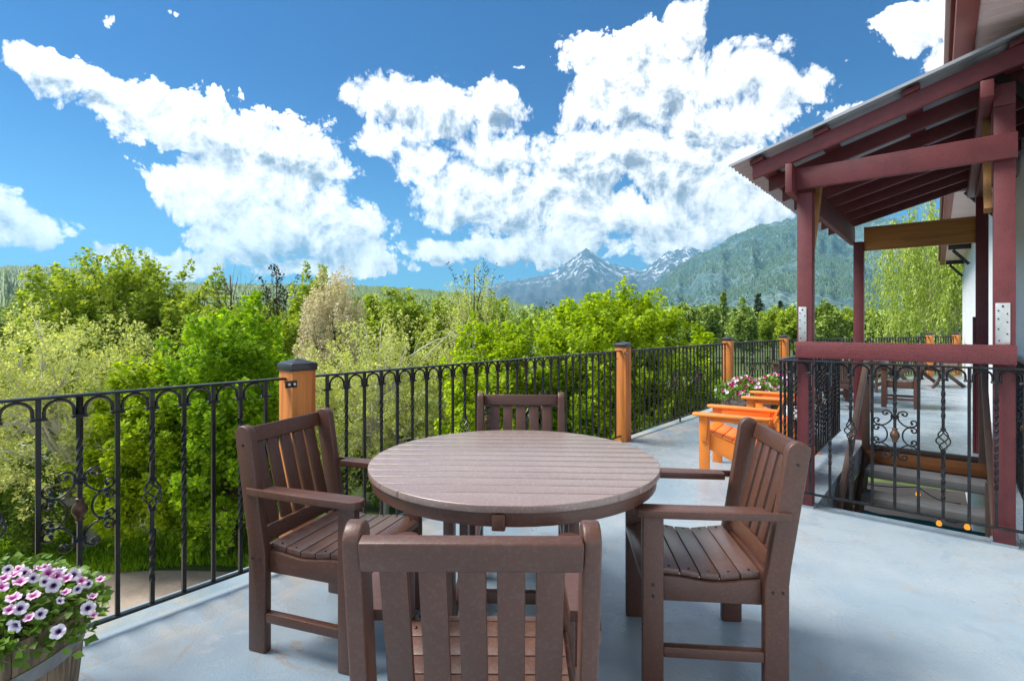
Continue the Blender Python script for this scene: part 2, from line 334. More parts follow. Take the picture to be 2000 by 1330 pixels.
# ------------------------------------------------------------------ object helpers
def tag(o, label=None, cat=None, group=None, kind=None):
    if label: o["label"] = label
    if cat: o["category"] = cat
    if group: o["group"] = group
    if kind: o["kind"] = kind
    return o
def empty(name, loc, rz=0.0, label=None, cat=None, group=None):
    o = bpy.data.objects.new(name, None); C.objects.link(o)
    o.location = loc; o.rotation_euler = (0, 0, rz); o.empty_display_size = 0.1
    return tag(o, label, cat, group)
def link(name, me, parent=None, loc=(0, 0, 0), rot=(0, 0, 0)):
    o = bpy.data.objects.new(name, me); C.objects.link(o)
    o.location = loc; o.rotation_euler = rot
    if parent is not None: o.parent = parent
    return o
class MB:
    """collects shapes into one mesh"""
    def __init__(s): s.v = []; s.f = []
    def add(s, vs, fs):
        o = len(s.v); s.v.extend([tuple(q) for q in vs]); s.f.extend([tuple(i + o for i in q) for q in fs]); return s
    def box(s, x0, x1, y0, y1, z0, z1, M4=None):
        vs = [Vector(q) for q in ((x0,y0,z0),(x1,y0,z0),(x1,y1,z0),(x0,y1,z0),(x0,y0,z1),(x1,y0,z1),(x1,y1,z1),(x0,y1,z1))]
        if M4 is not None: vs = [M4 @ q for q in vs]
        return s.add(vs, [(0,3,2,1),(4,5,6,7),(0,1,5,4),(1,2,6,5),(2,3,7,6),(3,0,4,7)])
    def beam(s, a, b, w, h, up=(0, 0, 1)):
        """square-cut bar from a to b, w across, h along up"""
        a, b = Vector(a), Vector(b); d = (b - a).normalized(); up = Vector(up)
        x = d.cross(up)
        if x.length < 1e-4: x = d.cross(Vector((0, 1, 0)))
        x.normalize(); u = x.cross(d)
        vs = [p + x * i * w / 2 + u * j * h / 2 for p in (a, b) for (i, j) in ((-1, -1), (1, -1), (1, 1), (-1, 1))]
        return s.add(vs, [(0,3,2,1),(4,5,6,7),(0,1,5,4),(1,2,6,5),(2,3,7,6),(3,0,4,7)])
    def prism(s, pts, t0, t1, axis="x"):
        """extrude 2-D outline; axis x: pts are (y,z); y: (x,z); z: (x,y)"""
        f = {"x": lambda p, t: (t, p[0], p[1]), "y": lambda p, t: (p[0], t, p[1]), "z": lambda p, t: (p[0], p[1], t)}[axis]
        n = len(pts); vs = [f(p, t0) for p in pts] + [f(p, t1) for p in pts]
        fs = [tuple(range(n))[::-1], tuple(range(n, 2 * n))] + [(i, (i + 1) % n, n + (i + 1) % n, n + i) for i in range(n)]
        return s.add(vs, fs)
    def tube(s, path, r, k=6, cap=True, flat=1.0):
        P = [Vector(p) for p in path]; n = len(P)
        rr = r if hasattr(r, "__len__") else [r] * n
        prev = None; rings = []
        for i in range(n):
            d = (P[min(i + 1, n - 1)] - P[max(i - 1, 0)]).normalized()
            if prev is None:
                u = Vector((0, 0, 1)) if abs(d.z) < 0.9 else Vector((1, 0, 0))
                u = (u - d * u.dot(d)).normalized()
            else:
                u = (prev - d * prev.dot(d))
                u = u.normalized() if u.length > 1e-6 else d.orthogonal().normalized()
            prev = u; w = d.cross(u)
            rings.append([P[i] + u * (math.cos(2 * math.pi * j / k) * rr[i]) + w * (math.sin(2 * math.pi * j / k) * rr[i] * flat) for j in range(k)])
        vs = [q for rg in rings for q in rg]
        fs = [(i * k + j, i * k + (j + 1) % k, (i + 1) * k + (j + 1) % k, (i + 1) * k + j) for i in range(n - 1) for j in range(k)]
        if cap: fs += [tuple(range(k))[::-1], tuple(range((n - 1) * k, n * k))]
        return s.add(vs, fs)
    def lathe(s, prof, k=24, closed=False, c=(0, 0)):
        n = len(prof)
        vs = [(c[0] + r * math.cos(2 * math.pi * j / k), c[1] + r * math.sin(2 * math.pi * j / k), z) for (r, z) in prof for j in range(k)]
        fs = [(i * k + j, i * k + (j + 1) % k, (i + 1) * k + (j + 1) % k, (i + 1) * k + j) for i in range(n - 1 + (1 if closed else 0)) for j in range(k)] if not closed else \
             [(i * k + j, i * k + (j + 1) % k, ((i + 1) % n) * k + (j + 1) % k, ((i + 1) % n) * k + j) for i in range(n) for j in range(k)]
        if not closed: fs += [tuple(range(k))[::-1], tuple(range((n - 1) * k, n * k))]
        return s.add(vs, fs)
    def mesh(s, name, mat, bevel=0.0, seg=2, smooth=False, angle=None):
        me = bpy.data.meshes.new(name); me.from_pydata(s.v, [], s.f)
        bm = bmesh.new(); bm.from_mesh(me)
        bmesh.ops.recalc_face_normals(bm, faces=bm.faces)
        if bevel > 0:
            es = [e for e in bm.edges if len(e.link_faces) == 2 and e.calc_face_angle(0) > R(28)]
            bmesh.ops.bevel(bm, geom=es, offset=bevel, segments=seg, profile=0.5, affect="EDGES", clamp_overlap=True)
        if smooth or bevel > 0:
            for f in bm.faces: f.smooth = True
            if not smooth:
                for e in bm.edges:
                    if len(e.link_faces) == 2 and e.calc_face_angle(0) > R(38): e.smooth = False
            elif angle:
                for e in bm.edges:
                    if len(e.link_faces) == 2 and e.calc_face_angle(0) > R(angle): e.smooth = False
        bm.to_mesh(me); bm.free(); me.materials.append(mat); return me
def quick(name, mb, mat, parent=None, loc=(0, 0, 0), rot=(0, 0, 0), bevel=0.0, seg=2, smooth=False, angle=None):
    return link(name, mb.mesh(name, mat, bevel, seg, smooth, angle), parent, loc, rot)
def kids(o): return [c for c in SC.objects if c.parent == o]
def copy_tree(root, label=None, loc=None, rz=None, group=None, scale=None):
    allob = list(SC.objects); ch = {}
    for o in allob:
        if o.parent is not None: ch.setdefault(o.parent.name, []).append(o)
    def rec(o, par):
        c = o.copy(); C.objects.link(c); c.parent = par
        for k in ch.get(o.name, []): rec(k, c)
        return c
    r = rec(root, None)
    if label: r["label"] = label
    if group: r["group"] = group
    if loc is not None: r.location = loc
    if rz is not None: r.rotation_euler = (0, 0, rz)
    if scale: r.scale = scale
    return r
def fast_mesh(name, verts, faces_n, idx, mat):
    """verts (N,3) array, idx flat index array with faces_n corners each"""
    me = bpy.data.meshes.new(name); nv = len(verts); nf = len(idx) // faces_n
    me.vertices.add(nv); me.vertices.foreach_set("co", np.asarray(verts, dtype=np.float32).ravel())
    me.loops.add(nf * faces_n); me.loops.foreach_set("vertex_index", np.asarray(idx, dtype=np.int32))
    me.polygons.add(nf); me.polygons.foreach_set("loop_start", np.arange(0, nf * faces_n, faces_n, dtype=np.int32))
    me.update(calc_edges=True); me.validate(); me.materials.append(mat); return me

# stair frame: local x along e1, local y along e2, origin at the front left pergola post
FL = Vector((2.15, 3.85, 0)); FROT = math.atan2(-0.64, 0.768)
E1 = Vector((0.768, -0.64, 0)); E2 = Vector((0.64, 0.768, 0))
def SU(s, u, z=0.0): return FL + E1 * s + E2 * u + Vector((0, 0, z))

# =================================================================== SETTING
def ridge(name, crest, D, foot, mat, rough_amp, seed, az0=None, power=1.0, back=True, nrow=46, ncol=220, kind="structure"):
    az = np.array([c[0] for c in crest]); el = np.array([c[1] for c in crest])
    A = np.linspace(az[0], az[-1], ncol); E = np.interp(A, az, el)
    rows = []; Tn = nrow
    for i in range(Tn + 10):
        t = i / Tn
        for j in range(ncol):
            a = R(A[j])
            zc = D * math.tan(R(E[j]))
            if t <= 1:
                d = (foot + (D - foot) * t) / max(0.35, math.cos(a)) * math.cos(a)
                z = -3 + (zc + 3) * (t ** power)
                n = mnoise.fractal(Vector((A[j] * 0.35 + seed, t * 3.0, seed)), 0.9, 2.1, 5)
                g = abs(mnoise.noise(Vector((A[j] * 0.55 + seed, t * 0.9 + A[j] * 0.08, 3.3))))
                z += (n * 0.7 - g) * rough_amp * (math.sin(math.pi * min(t, 1)) * 1.3 + 0.015 * t) * max(zc, 1)
                z += mnoise.fractal(Vector((A[j] * 2.2, seed, t * 12)), 0.8, 2.2, 4) * 0.035 * max(zc, 1) * min(1, t * 2)
            else:
                d = D * (1 + (t - 1) * 0.9); z = zc - (t - 1) * zc * 2.2
            rows.append((math.tan(a) * d if abs(A[j]) < 70 else math.sin(a) * d, d, z))
    idx = []
    for i in range(Tn + 9):
        for j in range(ncol - 1):
            k = i * ncol + j; idx += [k, k + 1, k + 1 + ncol, k + ncol]
    me = fast_mesh(name, rows, 4, idx, mat)
    me.polygons.foreach_set("use_smooth", [True] * len(me.polygons))
    return link(name, me), np.array(rows), ncol, Tn

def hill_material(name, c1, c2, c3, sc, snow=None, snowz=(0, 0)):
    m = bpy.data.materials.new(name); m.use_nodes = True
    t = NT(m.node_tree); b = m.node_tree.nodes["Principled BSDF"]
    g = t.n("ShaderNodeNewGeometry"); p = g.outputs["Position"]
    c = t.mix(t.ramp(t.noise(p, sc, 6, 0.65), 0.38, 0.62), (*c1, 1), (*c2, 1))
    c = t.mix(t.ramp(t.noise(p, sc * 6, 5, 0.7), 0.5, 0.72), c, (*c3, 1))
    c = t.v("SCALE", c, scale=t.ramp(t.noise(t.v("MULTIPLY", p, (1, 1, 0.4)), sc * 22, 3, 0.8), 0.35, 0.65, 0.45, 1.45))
    if snow:
        sz = t.n("ShaderNodeSeparateXYZ"); t.l(p, sz.inputs[0])
        stre = t.noise(t.v("MULTIPLY", p, (1, 1, 0.35)), sc * 5, 6, 0.75)
        f = t.m("MULTIPLY", t.ramp(sz.outputs[2], *snowz), t.ramp(stre, 0.52, 0.60))
        c = t.mix(f, c, (*snow, 1))
    t.put(b.inputs["Base Color"], c); b.inputs["Roughness"].default_value = 1.0; b.inputs["Specular IOR Level"].default_value = 0.05
    return m
HM1 = hill_material("forested_hill", (0.08, 0.14, 0.03), (0.14, 0.20, 0.045), (0.19, 0.23, 0.07), 0.006)
HM2 = hill_material("forested_mountain", (0.05, 0.11, 0.11), (0.11, 0.18, 0.165), (0.22, 0.27, 0.25), 0.0022)  # part of the distance haze is tinted into these colours as blue
HM3 = hill_material("snowy_mountain", (0.09, 0.10, 0.11), (0.06, 0.075, 0.08), (0.15, 0.15, 0.15), 0.0012, (0.85, 0.88, 0.92), (500, 1000))
hill_l, HL, HLc, HLt = ridge("wooded_hills", [(-75,4.5),(-62,5.2),(-53.7,5.5),(-44.2,6.29),(-42.4,6.39),(-40.5,6.16),(-37.9,5.61),(-34.2,4.65),(-30.3,4.37),(-26,4.35),(-21.3,4.2),(-16.3,4.22),(-11,3.82),(-5.6,3.5),(0,2.5),(5.5,.6)], 1500, 420, HM1, 0.16, 2.0, ncol=260)
mt_far, MF, _, _ = ridge("snowy_peaks", [(-8.3,1.71),(-2.8,3.95),(-1.4,4.73),(2.2,5.2),(4.45,5.8),(6.11,6.9),(7.2,7.8),(8.0,8.3),(8.6,8.25),(9.4,7.4),(10.4,6.8),(11.8,6.45),(13.9,5.9),(14.9,6.75),(16.3,7.9),(18.5,8.45),(20.3,8.1),(21.7,8.45),(24,8.5),(26.8,8.8),(31,8),(40,6)], 9500, 5500, HM3, 0.15, 5.0)
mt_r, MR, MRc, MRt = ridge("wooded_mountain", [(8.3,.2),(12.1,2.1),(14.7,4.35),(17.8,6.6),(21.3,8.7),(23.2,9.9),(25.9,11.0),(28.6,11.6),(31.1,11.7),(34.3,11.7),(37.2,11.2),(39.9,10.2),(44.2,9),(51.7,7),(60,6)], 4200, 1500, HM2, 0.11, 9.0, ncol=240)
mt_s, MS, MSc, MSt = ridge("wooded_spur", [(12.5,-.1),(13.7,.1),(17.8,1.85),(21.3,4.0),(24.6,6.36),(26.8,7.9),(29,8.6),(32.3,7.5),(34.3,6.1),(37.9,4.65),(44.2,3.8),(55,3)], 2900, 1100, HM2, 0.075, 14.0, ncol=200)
for o in (hill_l, mt_far, mt_r, mt_s): tag(o, kind="structure")

def cone_forest(name, pts, hs, mat, k=5, lean=0.0):
    n = len(pts); ang = np.linspace(0, 2 * np.pi, k, endpoint=False)
    ph = rng.uniform(0, 6.28, n); w = hs * rng.uniform(0.17, 0.27, n)
    V = np.zeros((n, k + 1, 3)); V[:, :k, 0] = np.cos(ang[None] + ph[:, None]) * w[:, None] * rng.uniform(.75, 1.2, (n, k)); V[:, :k, 1] = np.sin(ang[None] + ph[:, None]) * w[:, None]
    V[:, k, 2] = hs; V += pts[:, None, :]
    base = (np.arange(n) * (k + 1))[:, None]
    idx = np.stack([np.concatenate([base + j, base + (j + 1) % k, base + k], 1) for j in range(k)], 1).reshape(-1)
    o = link(name, fast_mesh(name, V.reshape(-1, 3), 3, idx, mat)); tag(o, kind="stuff"); return o
def sample_ridge(V, ncol, T, n, thr=None, tpow=0.6):
    G = V.reshape(-1, ncol, 3); i = (rng.random(n) ** tpow) * (T - 0.01); j = rng.random(n) * (ncol - 1.01)
    i0 = i.astype(int); j0 = j.astype(int); fi = (i - i0)[:, None]; fj = (j - j0)[:, None]
    P = (G[i0, j0] * (1 - fi) + G[i0 + 1, j0] * fi) * (1 - fj) + (G[i0, j0 + 1] * (1 - fi) + G[i0 + 1, j0 + 1] * fi) * fj
    return P
def clump(P, sc, thr, seed=0.0):
    keep = np.array([mnoise.fractal(Vector((p[0] * sc + seed, p[1] * sc, p[2] * sc * 1.5)), 0.8, 2.0, 3) > thr for p in P])
    return P[keep]
P = clump(sample_ridge(HL, HLc, HLt, 70000), 0.006, -0.55)
o = cone_forest("hillside_forest", P - [0, 0, 1], rng.uniform(6, 11.5, len(P)), M["hillwood"]); tag(o, "dense conifer forest covering the left hillside", "forest")
P = clump(sample_ridge(MR, MRc, MRt, 60000), 0.003, -0.12, 4)
o = cone_forest("mountain_forest", P - [0, 0, 2], rng.uniform(9, 19, len(P)), M["hillwood2"]); tag(o, "patchy conifer forest on the big blue mountain slope", "forest")
P = clump(sample_ridge(MS, MSc, MSt, 50000), 0.003, -0.35, 8)
o = cone_forest("spur_forest", P - [0, 0, 2], rng.uniform(8, 15, len(P)), M["hillwood2"]); tag(o, "conifer forest on the darker spur in front of the mountain", "forest")
del P

# ground: one sheet to the horizon, the yard of packed dirt on it
g = MB(); g.add([(-30000, -6000, -3), (30000, -6000, -3), (30000, 30000, -3), (-30000, 30000, -3)], [(0, 1, 2, 3)])
tag(quick("ground", g, M["grass"]), kind="structure")
g = MB(); xs = np.linspace(-16, 8, 40)
edge = [(x, 9.25 + 0.22 * mnoise.noise(Vector((x * 0.9, 0, 0))) + 0.12 * mnoise.noise(Vector((x * 3.1, 2, 0))), -2.996) for x in xs]
g.add([(-16, -4, -2.996), (8, -4, -2.996)] + [edge[i] for i in range(len(edge) - 1, -1, -1)], [tuple(range(2 + len(edge)))])
tag(quick("yard_path", g, M["dirt"]), kind="structure")

# deck: one coated slab with the stairwell left open
def build_floor():
    root = link("deck_floor", None) if False else None
    top = {}
    pts = {"a": (-2.07, -8), "b": (2.4, -8), "c": (-2.07, 0.06), "d": (0.06, 0.06), "e": (1.14, 0.06), "f": (2.4, 0.06),
           "g": (-2.07, 2.7), "h": (0.06, 2.7), "i": (1.14, 2.7), "j": (2.4, 2.7), "k": (-2.02, 4.5), "l": (2.4, 4.5), "m": (-1.82, 7.25), "n": (0.3, 13.2), "o": (2.4, 14.6)}
    names = list(pts); vs = [(pts[q][0], pts[q][1], 0.0) for q in names] + [(pts[q][0], pts[q][1], -0.26) for q in names]
    ix = {q: i for i, q in enumerate(names)}; N = len(names)
    polys = ["abfedc", "cdhg", "efji", "ghijlk", "kloNm".replace("N", "n")]
    fs = [tuple(ix[q] for q in p) for p in polys]
    fs += [tuple(ix[q] + N for q in p)[::-1] for p in polys]
    for a, b in ("ca", "ab", "bf", "fj", "jl", "lo", "on", "nm", "mk", "kg", "gc"): fs.append((ix[a], ix[b], ix[b] + N, ix[a] + N))
    for a, b in ("de", "ei", "ih", "hd"): fs.append((ix[a], ix[b], ix[b] + N, ix[a] + N))
    m = MB(); m.add(vs, fs)
    o = quick("deck_floor", m, M["deck"], loc=tuple(FL), rot=(0, 0, FROT)); tag(o, kind="structure")
    # low coated upstand under the railing, and a weathered edge board outside it
    m = MB(); prof = []
    us = np.linspace(-8, 7.2, 80)
    sl = lambda u: -1.86 if u < 4.4 else -1.86 + (u - 4.4) * 0.055
    vs = []
    for u in us:
        w = 0.030 * mnoise.noise(Vector((u * 1.7, 0, 0)))
        vs += [(sl(u) + 0.16 + w, u, -0.004), (sl(u) + 0.02 + w, u, 0.022), (sl(u) - 0.21, u, 0.024), (sl(u) - 0.215, u, -0.02)]
    fs = [(i * 4 + j, i * 4 + j + 1, (i + 1) * 4 + j + 1, (i + 1) * 4 + j) for i in range(len(us) - 1) for j in range(3)]
    m.add(vs, fs)
    tag(quick("deck_kerb", m, M["deck"], loc=tuple(FL), rot=(0, 0, FROT), smooth=True), kind="structure")
build_floor()

g = MB(); g.add([(-2.3, -8, 0.004), (6, -8, 0.004), (6, 14.6, 0.004), (-1.0, 13.2, 0.004), (-2.2, 4.5, 0.004)], [(0, 1, 2, 3, 4)])
tag(quick("lower_patio_floor", g, M["bracket"], loc=(FL.x, FL.y, -3), rot=(0, 0, FROT)), kind="structure")

# =================================================================== CHAIRS
def make_dining_chair():
    root = empty("dining_chair", (0, 0, 0))
    B = M["brown"]
    def arc(cy, cz, r, a0, a1, n=7): return [(cy + r * math.cos(R(a0 + (a1 - a0) * i / n)), cz + r * math.sin(R(a0 + (a1 - a0) * i / n))) for i in range(n + 1)]
    prof = [(-0.262, 0.0), (-0.178, 0.0), (-0.178, 0.40), (-0.190, 0.46)] + arc(-0.295, 0.862, 0.041, 8, 165) + [(-0.268, 0.46), (-0.262, 0.40)]
    m = MB().prism(prof, -0.019, 0.019, "x").mesh("rear_leg", B, 0.006, 3)
    for sx in (-1, 1): link("rear_leg", m, root, (sx * 0.245, 0, 0))
    m = MB().box(-0.019, 0.019, -0.037, 0.037, 0, 0.630).mesh("front_leg", B, 0.005, 3)
    for sx in (-1, 1): link("front_leg", m, root, (sx * 0.245, 0.205, 0))
    for sx in (-1, 1):
        x0, x1 = 0.213, 0.292
        pts = [(x0, -0.185), (x0, 0.235), (x0 + .012, 0.262), (x0 + .03, 0.272), (x1 - .03, 0.272), (x1 - .010, 0.258), (x1, 0.235),
               (x1, 0.02), (x1 - .012, -0.20), (x1 - .018, -0.262), (x1 - .026, -0.27), (0.2655, -0.27), (0.2655, -0.185)]
        pts = [(sx * p[0], p[1]) for p in pts]
        quick("arm", MB().prism(pts, 0.631, 0.657, "z"), B, root, bevel=0.007, seg=3)
    def seatz(y): return 0.432 - 0.020 * math.exp(-((y + 0.02) / 0.11) ** 2) - (0.012 * ((y - 0.16) / 0.06) ** 2 if y > 0.16 else 0)
    ys = np.linspace(-0.178, 0.245, 7)
    for i in range(6):
        y0, y1 = ys[i] + 0.0022, ys[i + 1] - 0.0022
        z0, z1 = seatz(ys[i]), seatz(ys[i + 1])
        hw = 0.224 if 0.12 > y0 else 0.224
        pr = [(y0, z0), (y1, z1), (y1, z1 - 0.022), (y0, z0 - 0.022)]
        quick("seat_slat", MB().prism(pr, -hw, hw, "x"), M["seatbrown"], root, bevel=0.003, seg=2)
    for sx in (-1, 1):
        top = [(y, seatz(y) - 0.0235) for y in np.linspace(-0.176, 0.166, 9)]
        quick("side_apron", MB().prism([(-0.176, 0.318), (0.166, 0.318)] + top[::-1], sx * 0.207, sx * 0.240, "x"), B, root, bevel=0.003)
    quick("front_apron", MB().box(-0.2055, 0.2055, 0.198, 0.226, 0.325, 0.392), B, root, bevel=0.004)
    quick("rear_apron", MB().box(-0.2255, 0.2255, -0.236, -0.208, 0.33, 0.405), B, root, bevel=0.004)
    for sx in (-1, 1): quick("stretcher", MB().box(sx * 0.245 - 0.016, sx * 0.245 + 0.016, -0.1775, 0.1675, 0.125, 0.163), B, root, bevel=0.004)
    sl = math.atan2(0.1, 0.39)       # lean of the back
    def by(z): return -0.229 - (z - 0.46) * 0.1625 / 0.392 * 0.62
    m = MB(); m.beam((0, by(0.735) , 0.735 + 0.072), (0, by(0.735), 0.735 + 0.072), 1, 1) if False else None
    rotm = Matrix.Translation((0, by(0.848), 0.848)) @ Matrix.Rotation(math.atan(0.257), 4, "X")
    quick("top_rail", MB().box(-0.2255, 0.2255, -0.016, 0.016, -0.033, 0.034, rotm), B, root, bevel=0.005, seg=3)
    rotm = Matrix.Translation((0, by(0.452), 0.452)) @ Matrix.Rotation(math.atan(0.257), 4, "X")
    quick("lower_rail", MB().box(-0.2255, 0.2255, -0.015, 0.015, -0.03, 0.03, rotm), B, root, bevel=0.004)
    a = Vector((0, by(0.485), 0.485)); b = Vector((0, by(0.817), 0.817))
    sm = MB().beam(a, b, 0.058, 0.018, up=(0, 1, 0.2)).mesh("back_slat", B, 0.004)
    for i in range(5): link("back_slat", sm, root, ((i - 2) * 0.080, 0, 0))
    s = MB()
    def dot(x, y, z, n, r=0.0055):
        n = Vector(n); p = Vector((x, y, z)); s.tube([p - n * 0.002, p + n * 0.0025, p + n * 0.0035], [r, r, r * 0.6], 8)
    for sx in (-1, 1):
        for (y, z) in ((-0.29, 0.825), (-0.24, 0.375), (-0.205, 0.375), (0.205, 0.345), (0.205, 0.385), (-0.215, 0.645)): dot(sx * 0.264, y, z, (sx, 0, 0))
        for y in [(ys[i] + ys[i + 1]) / 2 for i in range(6)]: dot(sx * 0.205, y, seatz(y) , (0, 0, 1), 0.0042)
    tag(quick("screws", s, M["screw"], root), kind="stuff")
    return root
G4 = "brown dining chairs around the round table"
def heading(dx, dy): return math.atan2(dy, dx) - math.pi / 2        # local +Y faces (dx,dy)
ch0 = make_dining_chair()
tag(ch0, "brown slatted armchair nearest the viewer, back turned, below the table edge", "chair", G4)
ch0.location = (-0.078, 1.395, 0); ch0.rotation_euler.z = heading(0.012, 1)
def place_by_rear(rear_near, facing, near_sign):
    """chair position from its near rear leg foot; near_sign +1 if that leg is on local +x"""
    f = Vector((facing[0], facing[1], 0)).normalized(); rgt = Vector((f.y, -f.x, 0))
    return Vector((rear_near[0], rear_near[1], 0)) + f * 0.22 - rgt * 0.245 * near_sign
f = (0.945, -0.325); p = place_by_rear((-1.02, 2.13), f, 1)
copy_tree(ch0, "brown slatted armchair left of the round table, beside the corner railing post", p, heading(*f))
f = (-0.995, 0.095); p = place_by_rear((0.93, 1.86), f, -1)
copy_tree(ch0, "brown slatted armchair right of the round table, facing left", p, heading(*f))
copy_tree(ch0, "brown slatted armchair at the far side of the round table, back against the railing view", (0.045, 2.93, 0), heading(-0.03, -1))

# round table
def make_table():
    root = empty("round_dining_table", (0, 0, 0)); B = M["brown"]
    r, n = 0.612, 13; zt = 0.737
    rin = r - 0.048
    edges = np.linspace(-rin, rin, n + 1)
    for i in range(n):
        y0, y1 = edges[i] + 0.0028, edges[i + 1] - 0.0028
        if i == 0: y0 = -r + 0.006
        if i == n - 1: y1 = r - 0.006
        ys = np.linspace(y0, y1, 5 if 0 < i < n - 1 else 10); xs = [math.sqrt(max(r * r - y * y, 1e-6)) for y in ys]
        pts = [(-x, y) for x, y in zip(xs, ys)] + [(x, y) for x, y in zip(xs[::-1], ys[::-1])]
        quick("table_plank", MB().prism(pts, zt - 0.026, zt, "z"), M["skysheen"], root, bevel=0.0035, seg=3)
    # drop ring beneath the planks, in four lengths
    for q in range(4):
        a0, a1 = q * 90 - 2 + 0.3, q * 90 + 88 - 0.3; an = [R(a0 + (a1 - a0) * k / 16) for k in range(17)]
        pts = [(0.598 * math.cos(a), 0.598 * math.sin(a)) for a in an] + [(0.565 * math.cos(a), 0.565 * math.sin(a)) for a in an[::-1]]
        quick("apron", MB().prism(pts, zt - 0.074, zt - 0.0275, "z"), B, root, bevel=0.004)
        a = R(a0 - 0.3); Mx = Matrix.Rotation(a, 4, "Z")
        quick("apron_joint", MB().box(0.57, 0.609, -0.022, 0.022, zt - 0.084, zt - 0.031, Mx), B, root, bevel=0.005)
    for sx in (-1, 1):
        for sy in (-1, 1):
            quick("leg", MB().box(sx * 0.245 - 0.019, sx * 0.245 + 0.019, sy * 0.21 - 0.042, sy * 0.21 + 0.042, 0, zt - 0.075), B, root, bevel=0.005)
    for s in (-1, 1):
        quick("stretcher", MB().box(s * 0.245 - 0.014, s * 0.245 + 0.014, -0.1675, 0.1675, 0.10, 0.17), B, root, bevel=0.004)
        quick("top_brace", MB().box(s * 0.245 - 0.019, s * 0.245 + 0.019, -0.48, 0.48, zt - 0.0745, zt - 0.0275), B, root, bevel=0.004)
    quick("cross_stretcher", MB().box(-0.2305, 0.2305, -0.017, 0.017, 0.11, 0.16), B, root, bevel=0.004)
    for s in (-1, 1): quick("upper_brace", MB().box(-0.2255, 0.2255, s * 0.21 - 0.014, s * 0.21 + 0.014, zt - 0.17, zt - 0.08), B, root, bevel=0.004)
    return root
tb = make_table(); tag(tb, "round brown slatted dining table with four armchairs in the foreground", "table")
tb.location = (0.008, 2.285, 0); tb.rotation_euler.z = R(-2.9)

# orange adirondack chairs
def make_adirondack():
    root = empty("adirondack_chair", (0, 0, 0)); O = M["orange"]
    for sx in (-1, 1):
        quick("front_leg", MB().box(sx * 0.262 - 0.012, sx * 0.262 + 0.012, 0.26, 0.36, 0, 0.522), O, root, bevel=0.004)
        quick("arm_bracket", MB().prism([(0.285, 0.30), (0.335, 0.30), (0.345, 0.42), (0.352, 0.522), (0.27, 0.522)], sx * 0.2745, sx * 0.296, "x"), O, root, bevel=0.003)
        x0, x1 = sx * 0.215, sx * 0.335
        pts = [(x0, -0.30), (x0, 0.34), (x0 + sx * .012, 0.40), (x0 + sx * .04, 0.42), (x1 - sx * .04, 0.42), (x1 - sx * .01, 0.40), (x1, 0.34), (x1 - sx * .01, 0.05), (x1 - sx * .045, -0.28), (x1 - sx * .06, -0.30)]
        quick("arm", MB().prism(pts, 0.523, 0.545, "z"), O, root, bevel=0.006, seg=3)
        # seat side rail runs down to the ground behind
        quick("side_rail", MB().prism([(0.31, 0.375), (0.34, 0.34), (0.34, 0.26), (0.26, 0.225), (-0.34, 0.0), (-0.43, 0.0), (-0.40, 0.055), (-0.16, 0.235), (0.05, 0.30)], sx * 0.225, sx * 0.249, "x"), O, root, bevel=0.003)
        quick("rear_leg", MB().box(sx * 0.262 - 0.011, sx * 0.262 + 0.011, -0.27, -0.21, 0, 0.522), O, root, bevel=0.003)
        quick("arm_support", MB().box(sx * 0.238 - 0.012, sx * 0.238 + 0.012, -0.208, 0.2595, 0.475, 0.522), O, root, bevel=0.003)
    sl = [(0.325, 0.384), (0.235, 0.360), (0.145, 0.334), (0.055, 0.308), (-0.035, 0.276), (-0.12, 0.235)]
    for i in range(5):
        a, b = sl[i], sl[i + 1]; d = Vector((b[0] - a[0], b[1] - a[1])).normalized() * 0.004
        quick("seat_slat", MB().prism([(a[0] + d.x, a[1] + d.y), (b[0] - d.x, b[1] - d.y), (b[0] - d.x, b[1] - d.y + 0.02), (a[0] + d.x, a[1] + d.y + 0.02)], -0.245, 0.245, "x"), O, root, bevel=0.003)
    heights = (0.55, 0.61, 0.63, 0.61, 0.55)
    for i in range(5):
        x = (i - 2) * 0.094; L = heights[i]
        Mx = Matrix.Translation((0, -0.135, 0.20)) @ Matrix.Rotation(R(27), 4, "X")
        pts = [(x - 0.044, 0), (x + 0.044, 0), (x + 0.044, L - 0.03), (x + 0.02, L), (x - 0.02, L), (x - 0.044, L - 0.03)]
        m = MB(); m.prism(pts, -0.01, 0.01, "y"); m.v = [tuple(Mx @ Vector(q)) for q in m.v]
        quick("back_slat", m, O, root, bevel=0.003)
    for (d, w) in ((0.17, 0.235), (0.36, 0.285)):
        Mx = Matrix.Translation((0, -0.135, 0.20)) @ Matrix.Rotation(R(27), 4, "X")
        quick("back_rail", MB().box(-w, w, -0.034, -0.011, d, d + 0.06, Mx), O, root, bevel=0.003)
    quick("front_stretcher", MB().box(-0.2485, 0.2485, 0.27, 0.292, 0.10, 0.15), O, root, bevel=0.003) if False else None
    s = MB()
    for sx in (-1, 1):
        for (y, z) in ((0.285, 0.30), (0.335, 0.335), (0.29, 0.245), (0.31, 0.12)):
            p = Vector((sx * 0.2745, y, z)); n = Vector((sx, 0, 0)); s.tube([p - n * 0.001, p + n * 0.002], 0.006, 8)
    tag(quick("screws", s, M["galv"], root), kind="stuff")
    return root
GA = "orange adirondack chairs in a row by the railing"
ad = make_adirondack(); tag(ad, "bright orange adirondack chair nearer the round table, partly behind the brown chair", "chair", GA)
fdir = Vector((-0.84, 0.545, 0)).normalized(); rr = Vector((fdir.y, -fdir.x, 0))
def adpos(armtip_near):  # near arm front end, local -x side ... 
    return Vector((armtip_near[0], armtip_near[1], 0)) - fdir * 0.37 + rr * 0.275
ad.scale = (1, 0.88, 1); ad.location = adpos((1.60, 4.66)); ad.rotation_euler.z = heading(fdir.x, fdir.y)
